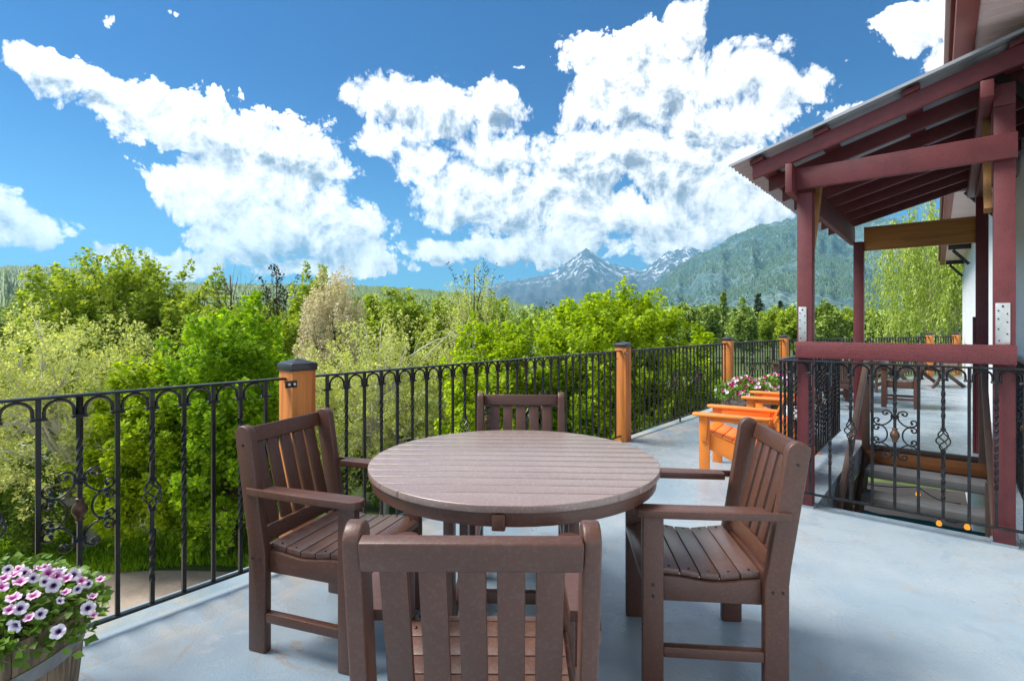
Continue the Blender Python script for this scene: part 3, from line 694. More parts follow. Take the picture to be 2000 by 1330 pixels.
copy_tree(ad, "bright orange adirondack chair in front of the oak flower barrels", adpos((2.49, 5.72)), heading(fdir.x, fdir.y))
# small white printed card box on the deck between the orange chairs
cr = empty("card_box", (3.42, 6.30, 0), R(-20), "small white printed box standing between the orange chairs and the barrels", "box")
quick("box_body", MB().box(-0.12, 0.12, -0.08, 0.08, 0, 0.36), M["paper"], cr, bevel=0.004)
mk = MB()
for (x, z, w, h) in ((-0.08, 0.32, 0.03, 0.02), (-0.04, 0.32, 0.02, 0.02), (0.03, 0.24, 0.04, 0.012), (0.07, 0.31, 0.015, 0.02), (-0.09, 0.27, 0.02, 0.01)): mk.box(x, x + w, -0.0815, -0.0803, z, z + h)
quick("printed_marks", mk, M["ink"], cr)

# =================================================================== RAILINGS AND POSTS
def twist_bar(w, z0, z1, za, zb, turns):
    m = MB(); n = 26; vs = []; zs = [z0] + list(np.linspace(za, zb, n)) + [z1]
    for z in zs:
        a = 0 if z <= za else (turns * 2 * math.pi * (min(z, zb) - za) / (zb - za))
        for j in range(4):
            q = a + math.pi / 4 + j * math.pi / 2; vs.append((w * 0.7071 * math.cos(q), w * 0.7071 * math.sin(q), z))
    fs = [(i * 4 + j, i * 4 + (j + 1) % 4, (i + 1) * 4 + (j + 1) % 4, (i + 1) * 4 + j) for i in range(len(zs) - 1) for j in range(4)]
    m.add(vs, fs + [(3, 2, 1, 0), tuple(len(vs) - 4 + j for j in range(4))]); return m
ZT, ZB = 1.035, 0.085
W = 0.0165
me_plain = MB().box(-W / 2, W / 2, -W / 2, W / 2, ZB + 0.0062, ZT - 0.0112).mesh("baluster", M["iron"], 0.0015, 1)
me_twist = twist_bar(W, ZB + 0.0062, ZT - 0.0112, 0.30, 0.86, 3.0).mesh("baluster", M["iron"])
me_twist_u = twist_bar(W, ZB + 0.0062, ZT - 0.0112, 0.66, 0.86, 1.1).mesh("baluster", M["iron"])
def collar(w, d, h):
    m = MB()
    for dz in (-h * 0.28, h * 0.28): m.box(-w, w, -d, d, dz - h * 0.22, dz + h * 0.22)
    return m.mesh("collar", M["iron"], 0.0015, 1)
me_collar = collar(0.0265, 0.0125, 0.012)
SPC = 0.126
def arch_mesh(sp):
    m = MB(); hw = sp / 2 - 0.017; zc = ZT - 0.012 - 0.006 - hw * 0.95
    pts = [(-hw, 0, ZT - 0.088)] + [(-hw * math.cos(R(a)), 0, zc + hw * 0.95 * math.sin(R(a))) for a in range(0, 181, 18)] + [(hw, 0, ZT - 0.088)]
    m.tube(pts, 0.0062, 6); return m.mesh("arch", M["iron"], smooth=True, angle=50)
def spiral(c, a0, turns, r0, r1, n=22, s=1):
    return [(c[0] + (r0 + (r1 - r0) * (i / n) ** 0.9) * math.cos(a0 + s * 2 * math.pi * turns * i / n), c[1] + (r0 + (r1 - r0) * (i / n) ** 0.9) * math.sin(a0 + s * 2 * math.pi * turns * i / n)) for i in range(n + 1)]
def smooth_path(pts, n=5):
    P = [Vector((p[0], p[1])) for p in pts]; out = []
    for i in range(len(P) - 1):
        p0, p1, p2, p3 = P[max(i - 1, 0)], P[i], P[i + 1], P[min(i + 2, len(P) - 1)]
        for k in range(n):
            t = k / n; out.append(0.5 * ((2 * p1) + (p2 - p0) * t + (2 * p0 - 5 * p1 + 4 * p2 - p3) * t * t + (3 * p1 - p0 - 3 * p2 + p3) * t ** 3))
    return out + [P[-1]]
def scroll_ornament():
    m = MB()
    up = [(0.041, 0.138), (0.051, 0.128), (0.063, 0.134), (0.064, 0.148), (0.053, 0.157), (0.036, 0.156), (0.019, 0.142), (0.0145, 0.121), (0.021, 0.097), (0.040, 0.074), (0.064, 0.060), (0.088, 0.060), (0.107, 0.070), (0.1145, 0.086), (0.107, 0.100), (0.092, 0.101), (0.084, 0.091), (0.090, 0.082)]
    mid = [(0.089, 0.040), (0.091, 0.029), (0.104, 0.025), (0.114, 0.038), (0.107, 0.052), (0.086, 0.058), (0.062, 0.050), (0.045, 0.026), (0.0405, 0.0)]
    mid = mid + [(x, -z) for (x, z) in mid[:-1][::-1]]
    for sx in (-1, 1):
        for path in (up, mid, [(x, -z) for (x, z) in up]):
            q = [(sx * v.x, 0.0, v.y) for v in smooth_path(path)]
            m.tube(q, 0.0046, 6)
            for e in (q[0], q[-1]):
                e = Vector(e); m.tube([e + Vector((0, -0.0075, 0)), e + Vector((0, 0.0075, 0))], 0.0080, 8)
        for z in (0.059, -0.059): m.tube([(sx * 0.084, -0.010, z), (sx * 0.084, 0.010, z)], 0.0080, 8)
    for z in (0.121, -0.121):
        for dz in (-0.005, 0.005): m.box(-0.0225, 0.0225, -0.0125, 0.0125, z + dz - 0.0035, z + dz + 0.0035)
    return m.mesh("scroll_ornament", M["iron"], smooth=True, angle=50)
me_scroll = scroll_ornament()
me_knuckle = MB().lathe([(0.013, -0.046), (0.017, -0.042), (0.013, -0.036), (0.016, -0.030), (0.026, -0.012), (0.0275, 0.0), (0.025, 0.014), (0.015, 0.028), (0.013, 0.034), (0.018, 0.040), (0.013, 0.046)], 16).mesh("knuckle", M["rust"], smooth=True)
def basket():
    m = MB()
    for q in range(4):
        pts = [((0.009 + 0.027 * math.sin(math.pi * t)) * math.cos(q * math.pi / 2 + t * 3.6), (0.009 + 0.027 * math.sin(math.pi * t)) * math.sin(q * math.pi / 2 + t * 3.6), -0.062 + 0.124 * t) for t in np.linspace(0, 1, 16)]
        m.tube(pts, 0.0042, 5)
    for z in (-0.072, -0.064, 0.064, 0.072): m.box(-0.0135, 0.0135, -0.0135, 0.0135, z - 0.003, z + 0.003)
    return m.mesh("basket_ornament", M["iron"], smooth=True, angle=45)
me_basket = basket()
me_bal_bask_top = MB().box(-W / 2, W / 2, -W / 2, W / 2, 0.66, ZT - 0.0112).mesh("baluster", M["iron"], 0.0015, 1)
def basket_bar():
    a = twist_bar(W, 0.635, ZT - 0.0112, 0.70, 0.88, 1.0); b = twist_bar(W, ZB + 0.0062, 0.505, 0.18, 0.42, 1.2)
    m = MB(); m.add(a.v, a.f); m.add(b.v, b.f); return m.mesh("baluster", M["iron"])
me_bbar = basket_bar()
def railing(A, Bp, label, offset, pattern, sp=SPC, dz=0.0, group="black wrought iron railing panels", zshift=0.0, feet=()):
    """balusters at offset + i*sp metres from A; pattern: {i: 'S'|'B'|'T'}"""
    A = Vector((A[0], A[1], 0)); Bp = Vector((Bp[0], Bp[1], 0)); L = (Bp - A).length; d = (Bp - A) / L
    root = empty("iron_railing", A, math.atan2(d.y, d.x), label, "railing", group)
    am = arch_mesh(sp)
    quick("top_rail", MB().box(0, L, -0.021, 0.021, ZT - 0.011, ZT), M["iron"], root, bevel=0.003)
    quick("bottom_rail", MB().box(0, L, -0.014, 0.014, ZB - 0.006, ZB + 0.006), M["iron"], root, bevel=0.002)
    n = int((L - offset) / sp + 0.999)
    for i in range(n):
        x = offset + i * sp
        if x > L - 0.01: break
        k = pattern.get(i, "P" if i % 2 == 0 else "T")
        if k == "B":
            link("baluster", me_bbar, root, (x, 0, 0)); link("basket_ornament", me_basket, root, (x, 0, 0.57))
        else:
            link("baluster", {"P": me_plain, "T": me_twist, "S": me_twist_u}[k], root, (x, 0, 0))
            if k == "S":
                link("scroll_ornament", me_scroll, root, (x, 0, 0.57)); link("knuckle", me_knuckle, root, (x, 0, 0.57))
        link("collar", me_collar, root, (x, 0, ZT - 0.088))
        if x + sp < L - 0.005: link("arch", am, root, (x + sp / 2, 0, 0))
    for x in feet: quick("foot", MB().box(x - 0.009, x + 0.009, -0.009, 0.009, 0.001, ZB - 0.0065).box(x - 0.03, x + 0.03, -0.03, 0.03, 0.0, 0.006), M["iron"], root)
    if dz or zshift: root.location.z += zshift
    return root

def make_post():
    root = empty("railing_post", (0, 0, 0))
    h = 0.068; ht = 1.075
    quick("post_body", MB().box(-h, h, -h, h, 0.0, ht), M["cedar"], root, bevel=0.004, seg=2)
    c = 0.075; m = MB()
    m.add([(-c, -c, ht - 0.005), (c, -c, ht - 0.005), (c, c, ht - 0.005), (-c, c, ht - 0.005), (-c, -c, ht + 0.034), (c, -c, ht + 0.034), (c, c, ht + 0.034), (-c, c, ht + 0.034), (0, 0, ht + 0.062)],
          [(0, 3, 2, 1), (0, 1, 5, 4), (1, 2, 6, 5), (2, 3, 7, 6), (3, 0, 4, 7), (4, 5, 8), (5, 6, 8), (6, 7, 8), (7, 4, 8)])
    quick("post_cap", m, M["cap"], root, bevel=0.003, seg=2)
    m = MB().box(-0.075, 0.075, -0.085, -0.069, 0, 0)
    return root
P1 = Vector((-1.16, 2.845, 0)); P2 = Vector((1.245, 5.90, 0)); P3 = Vector((3.49, 8.50, 0)); P4 = Vector((5.40, 10.45, 0)); P45 = Vector((8.0, 12.0, 0)); P5 = Vector((10.75, 13.55, 0)); P6 = Vector((11.95, 14.15, 0))
GP = "orange stained timber railing posts with black caps"
post = make_post(); tag(post, "orange cedar post with black cap behind the left brown chair", "post", GP)
ang = math.atan2(3.055, 2.37)
post.location = P1; post.rotation_euler.z = ang
d12 = (P2 - P1).normalized(); d01 = Vector((0.632, 0.775, 0)); d23 = (P3 - P2).normalized(); d34 = (P4 - P3).normalized(); d45 = (P5 - P4).normalized()
copy_tree(post, "orange cedar post with black cap just behind the right rim of the round table", P2, math.atan2(d12.y, d12.x))
copy_tree(post, "orange cedar post with black cap behind the left end of the flower barrels", P3, math.atan2(d23.y, d23.x))
copy_tree(post, "orange cedar post with black cap beside the pergola, behind the pink flowers", P4, math.atan2(d34.y, d34.x))
copy_tree(post, "far orange post in front of the weeping willow", P5, math.atan2(d45.y, d45.x))
copy_tree(post, "farthest orange post next to the white building wall", P6, math.atan2(d45.y, d45.x))
# angle brackets that hold the top rails to the posts
def bracket(pos, a, label):
    r = empty("rail_bracket", pos, a, label, "bracket", "rail brackets on the timber posts")
    quick("plate", MB().box(-0.03, 0.035, -0.004, 0, -0.018, 0.018), M["iron"], r, bevel=0.002)
    quick("bolt", MB().tube([(0.018, -0.003, 0), (0.018, -0.012, 0)], 0.007, 8), M["galv"], r)
    quick("bolt", MB().tube([(-0.012, -0.003, 0), (-0.012, -0.012, 0)], 0.007, 8), M["galv"], r)
nrm = Vector((d12.y, -d12.x, 0))
def brk(P, d, label):
    n = Vector((d.y, -d.x, 0)); bracket(P - d * 0.078 + n * 0.0695 + Vector((0, 0, ZT - 0.03)), math.atan2(d.y, d.x), label)
brk(P1, d12, "black bracket and bolts on the left orange post"); brk(P2, d12, "black bracket and bolts on the orange post behind the table")
A0 = P1 - d01 * 3.6 + Vector((0, 0, 0))
# first panel: baluster phase matched so that the scroll stands left of the fifth post bay
Lp = 3.6 - 0.07
# distances measured back from P1 along the rail
px71 = (Vector((-1.688, 2.254, 0)) + d01 * (-0.262))
end1 = P1 - d01 * 0.07
dist = (end1 - px71).dot(d01); n_back = 9
start = end1 - d01 * (dist + n_back * SPC + 0.02)
pat = {n_back - 1: "B", n_back: "P", n_back + 1: "S", n_back + 2: "P", n_back + 3: "B", n_back + 4: "T", n_back + 5: "P", n_back + 6: "T", n_back + 7: "P", n_back - 3: "S", n_back - 5: "B"}
railing(start, end1, "black iron railing from the flower barrel to the left orange post", 0.02, pat)
def centre_pat(n, c):
    return {c - 5: "B", c - 3: "S", c - 1: "B", c + 1: "B", c + 3: "S", c + 5: "B"}
a, b = P1 + d12 * 0.07, P2 - d12 * 0.07; L = (b - a).length; n = int(L / SPC); off = (L - (n - 1) * SPC) / 2
railing(a, b, "long black iron railing behind the round table between two orange posts", off, {**centre_pat(n, n // 2)})
a, b = P2 + d23 * 0.07, P3 - d23 * 0.07; L = (b - a).length; n = int(L / SPC); off = (L - (n - 1) * SPC) / 2
railing(a, b, "black iron railing from the post behind the table to the flower barrels", off, centre_pat(n, n // 2), feet=(L * 0.45,))
a, b = P3 + d34 * 0.07, P4 - d34 * 0.07; L = (b - a).length; n = int(L / SPC); off = (L - (n - 1) * SPC) / 2
railing(a, b, "black iron railing behind the pink flowers in the barrels", off, centre_pat(n, n // 2))
d445 = (P45 - P4).normalized(); a, b = P4 + d445 * 0.07, P45 - d445 * 0.07; L = (b - a).length; n = int(L / SPC); off = (L - (n - 1) * SPC) / 2
railing(a, b, "far black iron railing starting at the post beside the pergola", off, centre_pat(n, n // 2))
d455 = (P5 - P45).normalized(); a, b = P45 + d455 * 0.07, P5 - d455 * 0.07; L = (b - a).length; n = int(L / SPC); off = (L - (n - 1) * SPC) / 2
railing(a, b, "far black iron railing in front of the weeping willow", off, centre_pat(n, n // 2))
d56 = (P6 - P5).normalized(); a, b = P5 + d56 * 0.07, P6 - d56 * 0.07; L = (b - a).length; n = int(L / SPC); off = (L - (n - 1) * SPC) / 2
railing(a, b, "short farthest black iron railing beside the white building", off, {})
# stairwell railings
a, b = SU(-0.165, 0.03 - 0.115), SU(2.3, -0.085)
railing(a, b, "black iron railing across the front of the pergola stairwell", 0.085, {0: "P", 1: "T", 2: "T", 3: "B", 4: "P", 5: "S", 6: "P", 7: "B", 8: "P", 9: "T"}, sp=0.1225, zshift=0.025)
a, b = SU(-0.165, -0.06), SU(-0.165, 2.75)
L = (b - a).length; n = int(L / 0.1225)
railing(a, b, "black iron railing along the left side of the stairwell", 0.05, {4: "B", 6: "S", 8: "B", 10: "B", 12: "S", 14: "B"}, sp=0.1225, zshift=0.025)
a, b = SU(1.21, -0.05), SU(1.21, 2.75)
railing(a, b, "black iron railing along the right side of the stairwell by the white wall", 0.05, {4: "B", 6: "S", 8: "B", 12: "B", 14: "S"}, sp=0.1225, zshift=0.025)

# =================================================================== PERGOLA OVER THE STAIRS
def build_pergola():
    r = empty("stair_pergola", tuple(FL), FROT, "dark red timber pergola with corrugated metal roof over the stairwell", "pergola")
    Mn = M["maroon"]; h = 0.049; Wd, Dp = 1.06, 2.9
    for (x, y, t) in ((0, 0, 2.27), (Wd, 0, 2.62), (0, Dp, 2.27), (Wd, Dp, 2.62)):
        quick("post", MB().box(x - h, x + h, y - h, y + h, 0.0 if y == 0 else -0.0, t), Mn, r, bevel=0.004)
    # beams along the depth: low on the left, high beside the right posts
    quick("eave_beam", MB().box(-0.095, -0.0505, -0.20, Dp + 0.12, 2.255, 2.462), Mn, r, bevel=0.004)
    quick("ridge_beam", MB().box(Wd - 0.112, Wd - 0.0505, -0.17, Dp + 0.12, 2.655, 2.755), Mn, r, bevel=0.004)
    quick("ridge_beam", MB().box(Wd - 0.05, Wd + 0.05, -0.05, Dp + 0.06, 2.6215, 2.752), Mn, r, bevel=0.004)
    # cross beam on the front posts, low guard board, rear raw beam
    quick("cross_beam", MB().box(-0.052, Wd + 0.056, -0.088, -0.0505, 2.295, 2.445), Mn, r, bevel=0.004)
    quick("guard_board", MB().box(-0.052, Wd + 0.052, -0.088, -0.0505, 1.078, 1.195), Mn, r, bevel=0.004)
    quick("rear_beam", MB().box(0.05, Wd - 0.05, Dp - 0.02, Dp + 0.02, 2.165, 2.435), M["rawbeam"], r, bevel=0.004)
    # rafters
    slope = 0.285
    z0 = lambda s: 2.478 + slope * (s + 0.06)       # underside of rafters
    def rafter(y, s0=-0.33, s1=2.0, w=0.038, hh=0.112):
        pts = [(s0, z0(s0) + 0.006), (s1, z0(s1)), (s1, z0(s1) + hh), (s0, z0(s0) + hh)]
        quick("rafter", MB().prism(pts, y - w / 2, y + w / 2, "y"), Mn, r, bevel=0.003)
    for i in range(8): rafter(-0.125 + i * 0.455)
    # purlins across the rafters
    hh = 0.112
    for s in (-0.30, 0.12, 0.62, 1.12, 1.6):
        z = z0(s) + hh
        pts = [(s - 0.045, z0(s - 0.045) + hh + 0.001), (s + 0.045, z0(s + 0.045) + hh + 0.001), (s + 0.045, z0(s + 0.045) + hh + 0.036), (s - 0.045, z0(s - 0.045) + hh + 0.036)]
        quick("purlin", MB().prism(pts, -0.16, 3.2, "y"), Mn, r, bevel=0.002)
    # corrugated sheets: waves run down the slope, so the profile varies along y
    m = MB(); y0, y1 = -0.20, 3.42; n = 230; s0, s1 = -0.48, 2.1; vs = []
    for i in range(n + 1):
        y = y0 + (y1 - y0) * i / n; w = 0.009 * math.cos(2 * math.pi * y / 0.09) + (0.005 if (i // 8) % 3 == 0 else 0)
        for s in (s0, s1):
            z = z0(s) + hh + 0.052 + w; vs += [(s, y, z), (s, y, z + 0.0025)]
    fs = []
    for i in range(n):
        k = i * 4; q = k + 4
        fs += [(k + 1, k + 3, q + 3, q + 1), (k, q, q + 2, k + 2), (k, k + 1, q + 1, q), (k + 2, q + 2, q + 3, k + 3)]
    fs += [(0, 2, 3, 1), (n * 4, n * 4 + 1, n * 4 + 3, n * 4 + 2)]
    m.add(vs, fs); quick("metal_roof", m, M["roofmetal"], r, smooth=True, angle=60)
    # front edge trim of the sheet
    quick("roof_trim", MB().prism([(s0 - 0.004, z0(s0) + hh + 0.040), (s1, z0(s1) + hh + 0.040), (s1, z0(s1) + hh + 0.060), (s0 - 0.004, z0(s0) + hh + 0.060)], -0.207, -0.2035, "y"), M["roofmetal"], r)
    # knee braces
    quick("knee_brace", MB().beam((0.028, 0.055, 1.88), (0.028, 0.36, 2.43), 0.038, 0.06), M["rawbrace"], r, bevel=0.003)
    quick("knee_brace", MB().beam((Wd - 0.07, 0.055, 2.02), (Wd - 0.07, 0.30, 2.64), 0.038, 0.06), M["rawbrace"], r, bevel=0.003)
    quick("post_packer", MB().box(Wd - 0.072, Wd - 0.0505, Dp - 0.045, Dp + 0.045, 0.0, 1.40), Mn, r, bevel=0.003)
    # galvanised plates with screws
    for (x, w) in ((-0.012, 0.026), (Wd - 0.008, 0.033)):
        pl = quick("strap_plate", MB().box(x - w, x + w, -0.056, -0.0505, 1.196, 1.445), M["galv"], r, bevel=0.003, seg=2)
        s = MB()
        for (dx, z) in ((0, 1.425), (-.6, 1.40), (.6, 1.38), (-.6, 1.35), (.6, 1.33), (-.6, 1.29), (.6, 1.26), (-.5, 1.22)):
            s.tube([(x + dx * w, -0.0555, z), (x + dx * w, -0.0585, z)], 0.0045 if dx else 0.006, 8)
        tag(quick("screws", s, M["screw"], pl), kind="stuff")
    # post bases
    for x in (0, Wd):
        quick("post_base", MB().box(x - 0.06, x + 0.06, -0.060, 0.060, 0.0005, 0.012), M["deck"], r)
    return r
build_pergola()

def build_stairs():
    r = empty("timber_staircase", tuple(FL), FROT, "grey tread staircase going down through the opening in the deck", "staircase")
    quick("edge_nosing", MB().box(0.062, 1.138, 2.655, 2.6985, -0.052, -0.002), M["bracket"], r, bevel=0.003)
    quick("riser_board", MB().box(0.062, 1.138, 2.66, 2.695, -0.195, -0.055), M["riser"], r, bevel=0.003)
    for i in range(1, 13):
        z = -0.2 * i; n = 2.32 - 0.335 * (i - 1)
        quick("tread", MB().box(0.115, 1.085, n, n + 0.31, z - 0.085, z), M["treadgrey"], r, bevel=0.006)
    for x in (0.066, 1.096):
        pts = [(2.70, -0.07), (2.70, -0.42), (-1.45, -2.93), (-1.85, -2.93), (-1.72, -2.74)]
        quick("stringer", MB().prism([(p[0] , p[1]) for p in pts], x, x + 0.042, "x"), M["darkwood"], r, bevel=0.003)
    for x in (0.10, 1.06):
        sl = 0.2 / 0.335
        top, bot = (x, 2.62, 0.90), (x, -0.9, 0.90 - sl * 3.52)
        quick("handrail", MB().beam(top, bot, 0.045, 0.085), M["darkwood"], r, bevel=0.004)
        for k, u in enumerate((2.58, 1.3, 0.1)):
            zz = 0.90 - sl * (2.62 - u)
            quick("newel", MB().box(x - 0.035, x + 0.035, u - 0.035, u + 0.035, zz - 1.02 if u < 2.5 else -0.04, zz - 0.05), M["darkwood"], r, bevel=0.003)
    # sides of the opening
    quick("left_lining", MB().box(0.0605, 0.0655, 0.07, 2.69, -0.5, -0.262), M["darkwood"], r)
    return r
build_stairs()
# lower storey: tarpaulin, post and lit bulbs seen between the treads
tp = empty("teal_tarpaulin", SU(-0.6, 4.6, -3), FROT, "dark teal tarpaulin hanging below the stairs", "tarpaulin")
m = MB(); n = 40; vs = []
for i in range(n + 1):
    x = 4.4 * i / n; y = 0.04 * math.sin(x * 7) + 0.02 * math.sin(x * 17); vs += [(x, y, 0.02), (x, y, 1.70), (x, y + 0.004, 1.70), (x, y + 0.004, 0.02)]
fs = [(i * 4 + j, i * 4 + (j + 1) % 4, (i + 1) * 4 + (j + 1) % 4, (i + 1) * 4 + j) for i in range(n) for j in range(4)]
m.add(vs, fs); quick("sheet", m, M["teal"], tp, smooth=True)
quick("support_pole", MB().tube([(-0.05, 0, 0), (-0.05, 0, 2.70)], 0.03, 10), M["bracket"], tp)
def bulb(p, label):
    r = empty("string_light_bulb", p, 0, label, "light bulb", "lit amber bulbs strung under the deck")
    quick("glass", MB().lathe([(0.004, -0.045), (0.022, -0.038), (0.030, -0.02), (0.026, 0.004), (0.014, 0.022), (0.012, 0.03)], 14), M["bulb"], r, smooth=True)
    quick("socket", MB().lathe([(0.014, 0.031), (0.016, 0.034), (0.016, 0.06), (0.006, 0.066)], 12), M["bracket"], r, smooth=True)
def at(px, py, Y): return Vector(((px - 1000) / 1028 * Y, Y, 1.31 - (py - 636) / 1028 * Y))
for (p, lb) in (((4.83, 5.92, -0.62), "lit amber bulb seen through the middle gap between the treads"), ((4.55, 5.10, -1.27), "largest lit amber bulb below the stair railing"),
                ((4.75, 4.98, -1.28), "small amber bulb beside the right stair rail"), ((3.30, 5.35, -0.45), "amber bulb glowing left of the stair opening")):
    pass
for (q, lb) in (((1793, 963, 7.2), "lit amber bulb seen in the gap between the first and second tread"), ((1834, 1020, 6.4), "largest lit amber bulb below the stairwell railing"),
                ((1889, 1027, 6.0), "amber bulb beside the right stair handrail"), ((1603, 935, 5.4), "small amber bulb left of the stair opening")):
    bulb(at(*q), lb)

pts = [SU(-0.4, 1.2, -0.27), at(1603, 930, 5.4) + Vector((0, 0, 0.02)), at(1793, 953, 7.2), SU(0.9, 3.6, -0.75), at(1834, 1010, 6.4), at(1889, 1017, 6.0), SU(1.3, 1.6, -0.27)]
cb = []
for i in range(len(pts) - 1):
    for k in range(8):
        q = k / 8; v = pts[i].lerp(pts[i + 1], q); v = v + Vector((0, 0, 0.02 - 0.06 * math.sin(math.pi * q))); cb.append(v)
tag(quick("light_string_cable", MB().tube(cb, 0.006, 5), M["bracket"], smooth=True), "thin black cable carrying the amber bulbs below the stairs", "cable")

# white building on the right
def build_house():
    a = -math.atan2(8.06, 10.0)
    r = empty("white_building", (4.38, 4.5, -3), a, "white stucco building with red-brown eaves along the right of the deck", "building")
    quick("wall", MB().box(0.0, 5.0, -9.0, 12.84, 0.0, 6.07), M["white"], r)
    z = 6.09
    quick("roof", MB().prism([(-0.52, z + 0.06), (5.6, z + 3.3), (5.6, z + 3.42), (-0.52, z + 0.20)], -9.4, 13.5, "y"), M["fascia"], r)
    quick("fascia_board", MB().box(-0.50, -0.40, -9.4, 13.4, z - 0.03, z + 0.16), M["fascia"], r, bevel=0.006)
    quick("gutter", MB().box(-0.545, -0.503, -9.4, 13.4, z + 0.08, z + 0.17), M["gutter"], r, bevel=0.008)
    quick("end_fascia", MB().prism([(-0.50, z - 0.03), (0.0, z + 0.02), (0.0, z + 0.35), (-0.50, z + 0.17)], 13.405, 13.44, "y"), M["fascia"], r)
    bm = MB().box(-0.3985, -0.003, 0.0015, 0.0925, z - 0.012, z + 0.006).mesh("soffit_board", M["soffit"], 0.0025, 1)
    y = -3.4
    while y < 1.0:
        link("soffit_board", bm, r, (0, y, 0)); y += 0.094
    m = MB()
    while y < 13.3:
        m.box(-0.3985, -0.003, y, y + 0.091, z - 0.012, z + 0.006); y += 0.094
    tag(quick("soffit_boards", m, M["soffit"], r), kind="stuff")
    for k, yb in enumerate((-1.6, 0.35, 2.3, 5.2, 8.8, 12.4)):
        b = quick("eave_bracket", MB().box(-0.38, -0.002, yb - 0.045, yb + 0.045, z - 0.115, z - 0.0135), M["bracket"], r, bevel=0.004)
        quick("brace", MB().beam((-0.30, yb, z - 0.13), (-0.035, yb, z - 0.45), 0.06, 0.06), M["bracket"], b)
    quick("corner_board", MB().box(-0.022, 0.08, 12.842, 12.87, 0.0, 5.8), M["white"], r)
    quick("conduit", MB().tube([(-0.03, 2.0, 3.1), (-0.03, 2.0, 5.3)], 0.012, 8), M["gutter"], r)
    return r
build_house()

# distant furniture on the far deck, seen through the pergola
GB = "brown patio furniture on the far deck"
copy_tree(ch0, "brown armchair with fanned back behind the stairwell, largest of the far chairs", (6.30, 8.55, 0), heading(-0.8, 0.6), GB)
copy_tree(ch0, "brown armchair behind the pergola's left red post", (5.35, 8.3, 0), heading(0.5, 0.85), GB)
copy_tree(ch0, "brown armchair at the far side of the distant table", (7.0, 10.6, 0), heading(-0.4, -0.9), GB)
t2 = copy_tree(tb, "distant round brown table seen through the pergola", (5.95, 9.35, 0), R(20), GB)
copy_tree(ch0, "brown armchair near the railing behind the pergola post and pink flowers", (4.95, 9.3, 0), heading(-0.75, 0.66), GB)
def make_recliner():
    r = empty("slatted_recliner", (0, 0, 0)); B = M["darkwood"]
    for sx in (-1, 1):
        quick("rear_leg", MB().beam((sx * 0.27, 0.28, 0.42), (sx * 0.27, -0.42, 0.0), 0.03, 0.07), B, r, bevel=0.003)
        quick("front_leg", MB().beam((sx * 0.235, -0.05, 0.45), (sx * 0.235, 0.42, 0.0), 0.03, 0.07), B, r, bevel=0.003)
        quick("arm", MB().box(sx * 0.265 - 0.04, sx * 0.265 + 0.04, -0.35, 0.33, 0.56, 0.585), B, r, bevel=0.004)
        quick("arm_post", MB().box(sx * 0.265 - 0.015, sx * 0.265 + 0.015, 0.18, 0.25, 0.36, 0.56), B, r)
    for i in range(6): quick("seat_slat", MB().box(-0.22, 0.22, 0.30 - i * 0.09, 0.38 - i * 0.09, 0.38 - i * 0.012, 0.40 - i * 0.012), B, r)
    Mx = Matrix.Translation((0, -0.2, 0.33)) @ Matrix.Rotation(R(28), 4, "X")
    for i in range(7): quick("back_slat", MB().box(-0.22, 0.22, -0.01, 0.01, 0.02 + i * 0.09, 0.09 + i * 0.09, Mx), B, r)
    for sx in (-1, 1): quick("back_stile", MB().box(sx * 0.235 - 0.014, sx * 0.235 + 0.014, -0.02, 0.02, 0.0, 0.66, Mx), B, r)
    return r
rc = make_recliner(); tag(rc, "dark slatted recliner with crossed slanting legs, right of the far table", "chair", GB)
rc.location = (9.15, 11.35, 0); rc.rotation_euler.z = heading(-0.8, -0.2)
copy_tree(rc, "dark slatted recliner, left of the other one and partly behind the far chair", (8.0, 11.2, 0), heading(0.9, -0.2))

# =================================================================== BARREL PLANTERS AND FLOWERS
def make_barrel():
    r = empty("barrel_planter", (0, 0, 0)); n = 20; H = 0.41
    def rad(z): return 0.282 + 0.036 * math.sin(min(z / 0.45, 1) * math.pi / 2)
    zs = np.linspace(0, H, 7)
    def stave():
        a = math.pi / n - 0.004; vs = []
        for z in zs:
            for rr in (rad(z), rad(z) - 0.026):
                for q in (-a, 0, a): vs.append((rr * math.cos(q), rr * math.sin(q), z))
        fs = []
        for i in range(len(zs) - 1):
            k, q = i * 6, i * 6 + 6
            fs += [(k, k + 1, q + 1, q), (k + 1, k + 2, q + 2, q + 1), (k + 3, q + 3, q + 4, k + 4), (k + 4, q + 4, q + 5, k + 5), (k, q, q + 3, k + 3), (k + 2, k + 5, q + 5, q + 2)]
        e = (len(zs) - 1) * 6; fs += [(0, 3, 4, 1), (1, 4, 5, 2), (e, e + 1, e + 4, e + 3), (e + 1, e + 2, e + 5, e + 4)]
        return MB().add(vs, fs).mesh("stave", M["barrel"], 0.002, 1)
    sm = stave()
    for i in range(n): link("stave", sm, r, (0, 0, 0), (0, 0, 2 * math.pi * i / n))
    for (z, h) in ((0.035, 0.038), (0.275, 0.042)):
        m = MB(); m.lathe([(rad(z) + 0.0005, z), (rad(z) + 0.004, z), (rad(z + h) + 0.004, z + h), (rad(z + h) + 0.0005, z + h)], 48, closed=True)
        hp = quick("hoop", m, M["hoop"], r, smooth=True, angle=40)
        s = MB()
        for q in (0.3, 1.1, 2.3, 4.0):
            for dz in (0.012, 0.028):
                p = Vector((math.cos(q), math.sin(q), 0)); c = p * (rad(z) + 0.0045) + Vector((0, 0, z + dz)); s.tube([c, c + p * 0.004], [0.007, 0.004], 8)
        tag(quick("rivets", s, M["galv"], hp), kind="stuff")
    quick("soil", MB().lathe([(0.27, 0.34), (0.288, 0.365), (0.02, 0.38)], 24), M["soil"], r, smooth=True)
    return r
GBR = "half oak barrel planters"
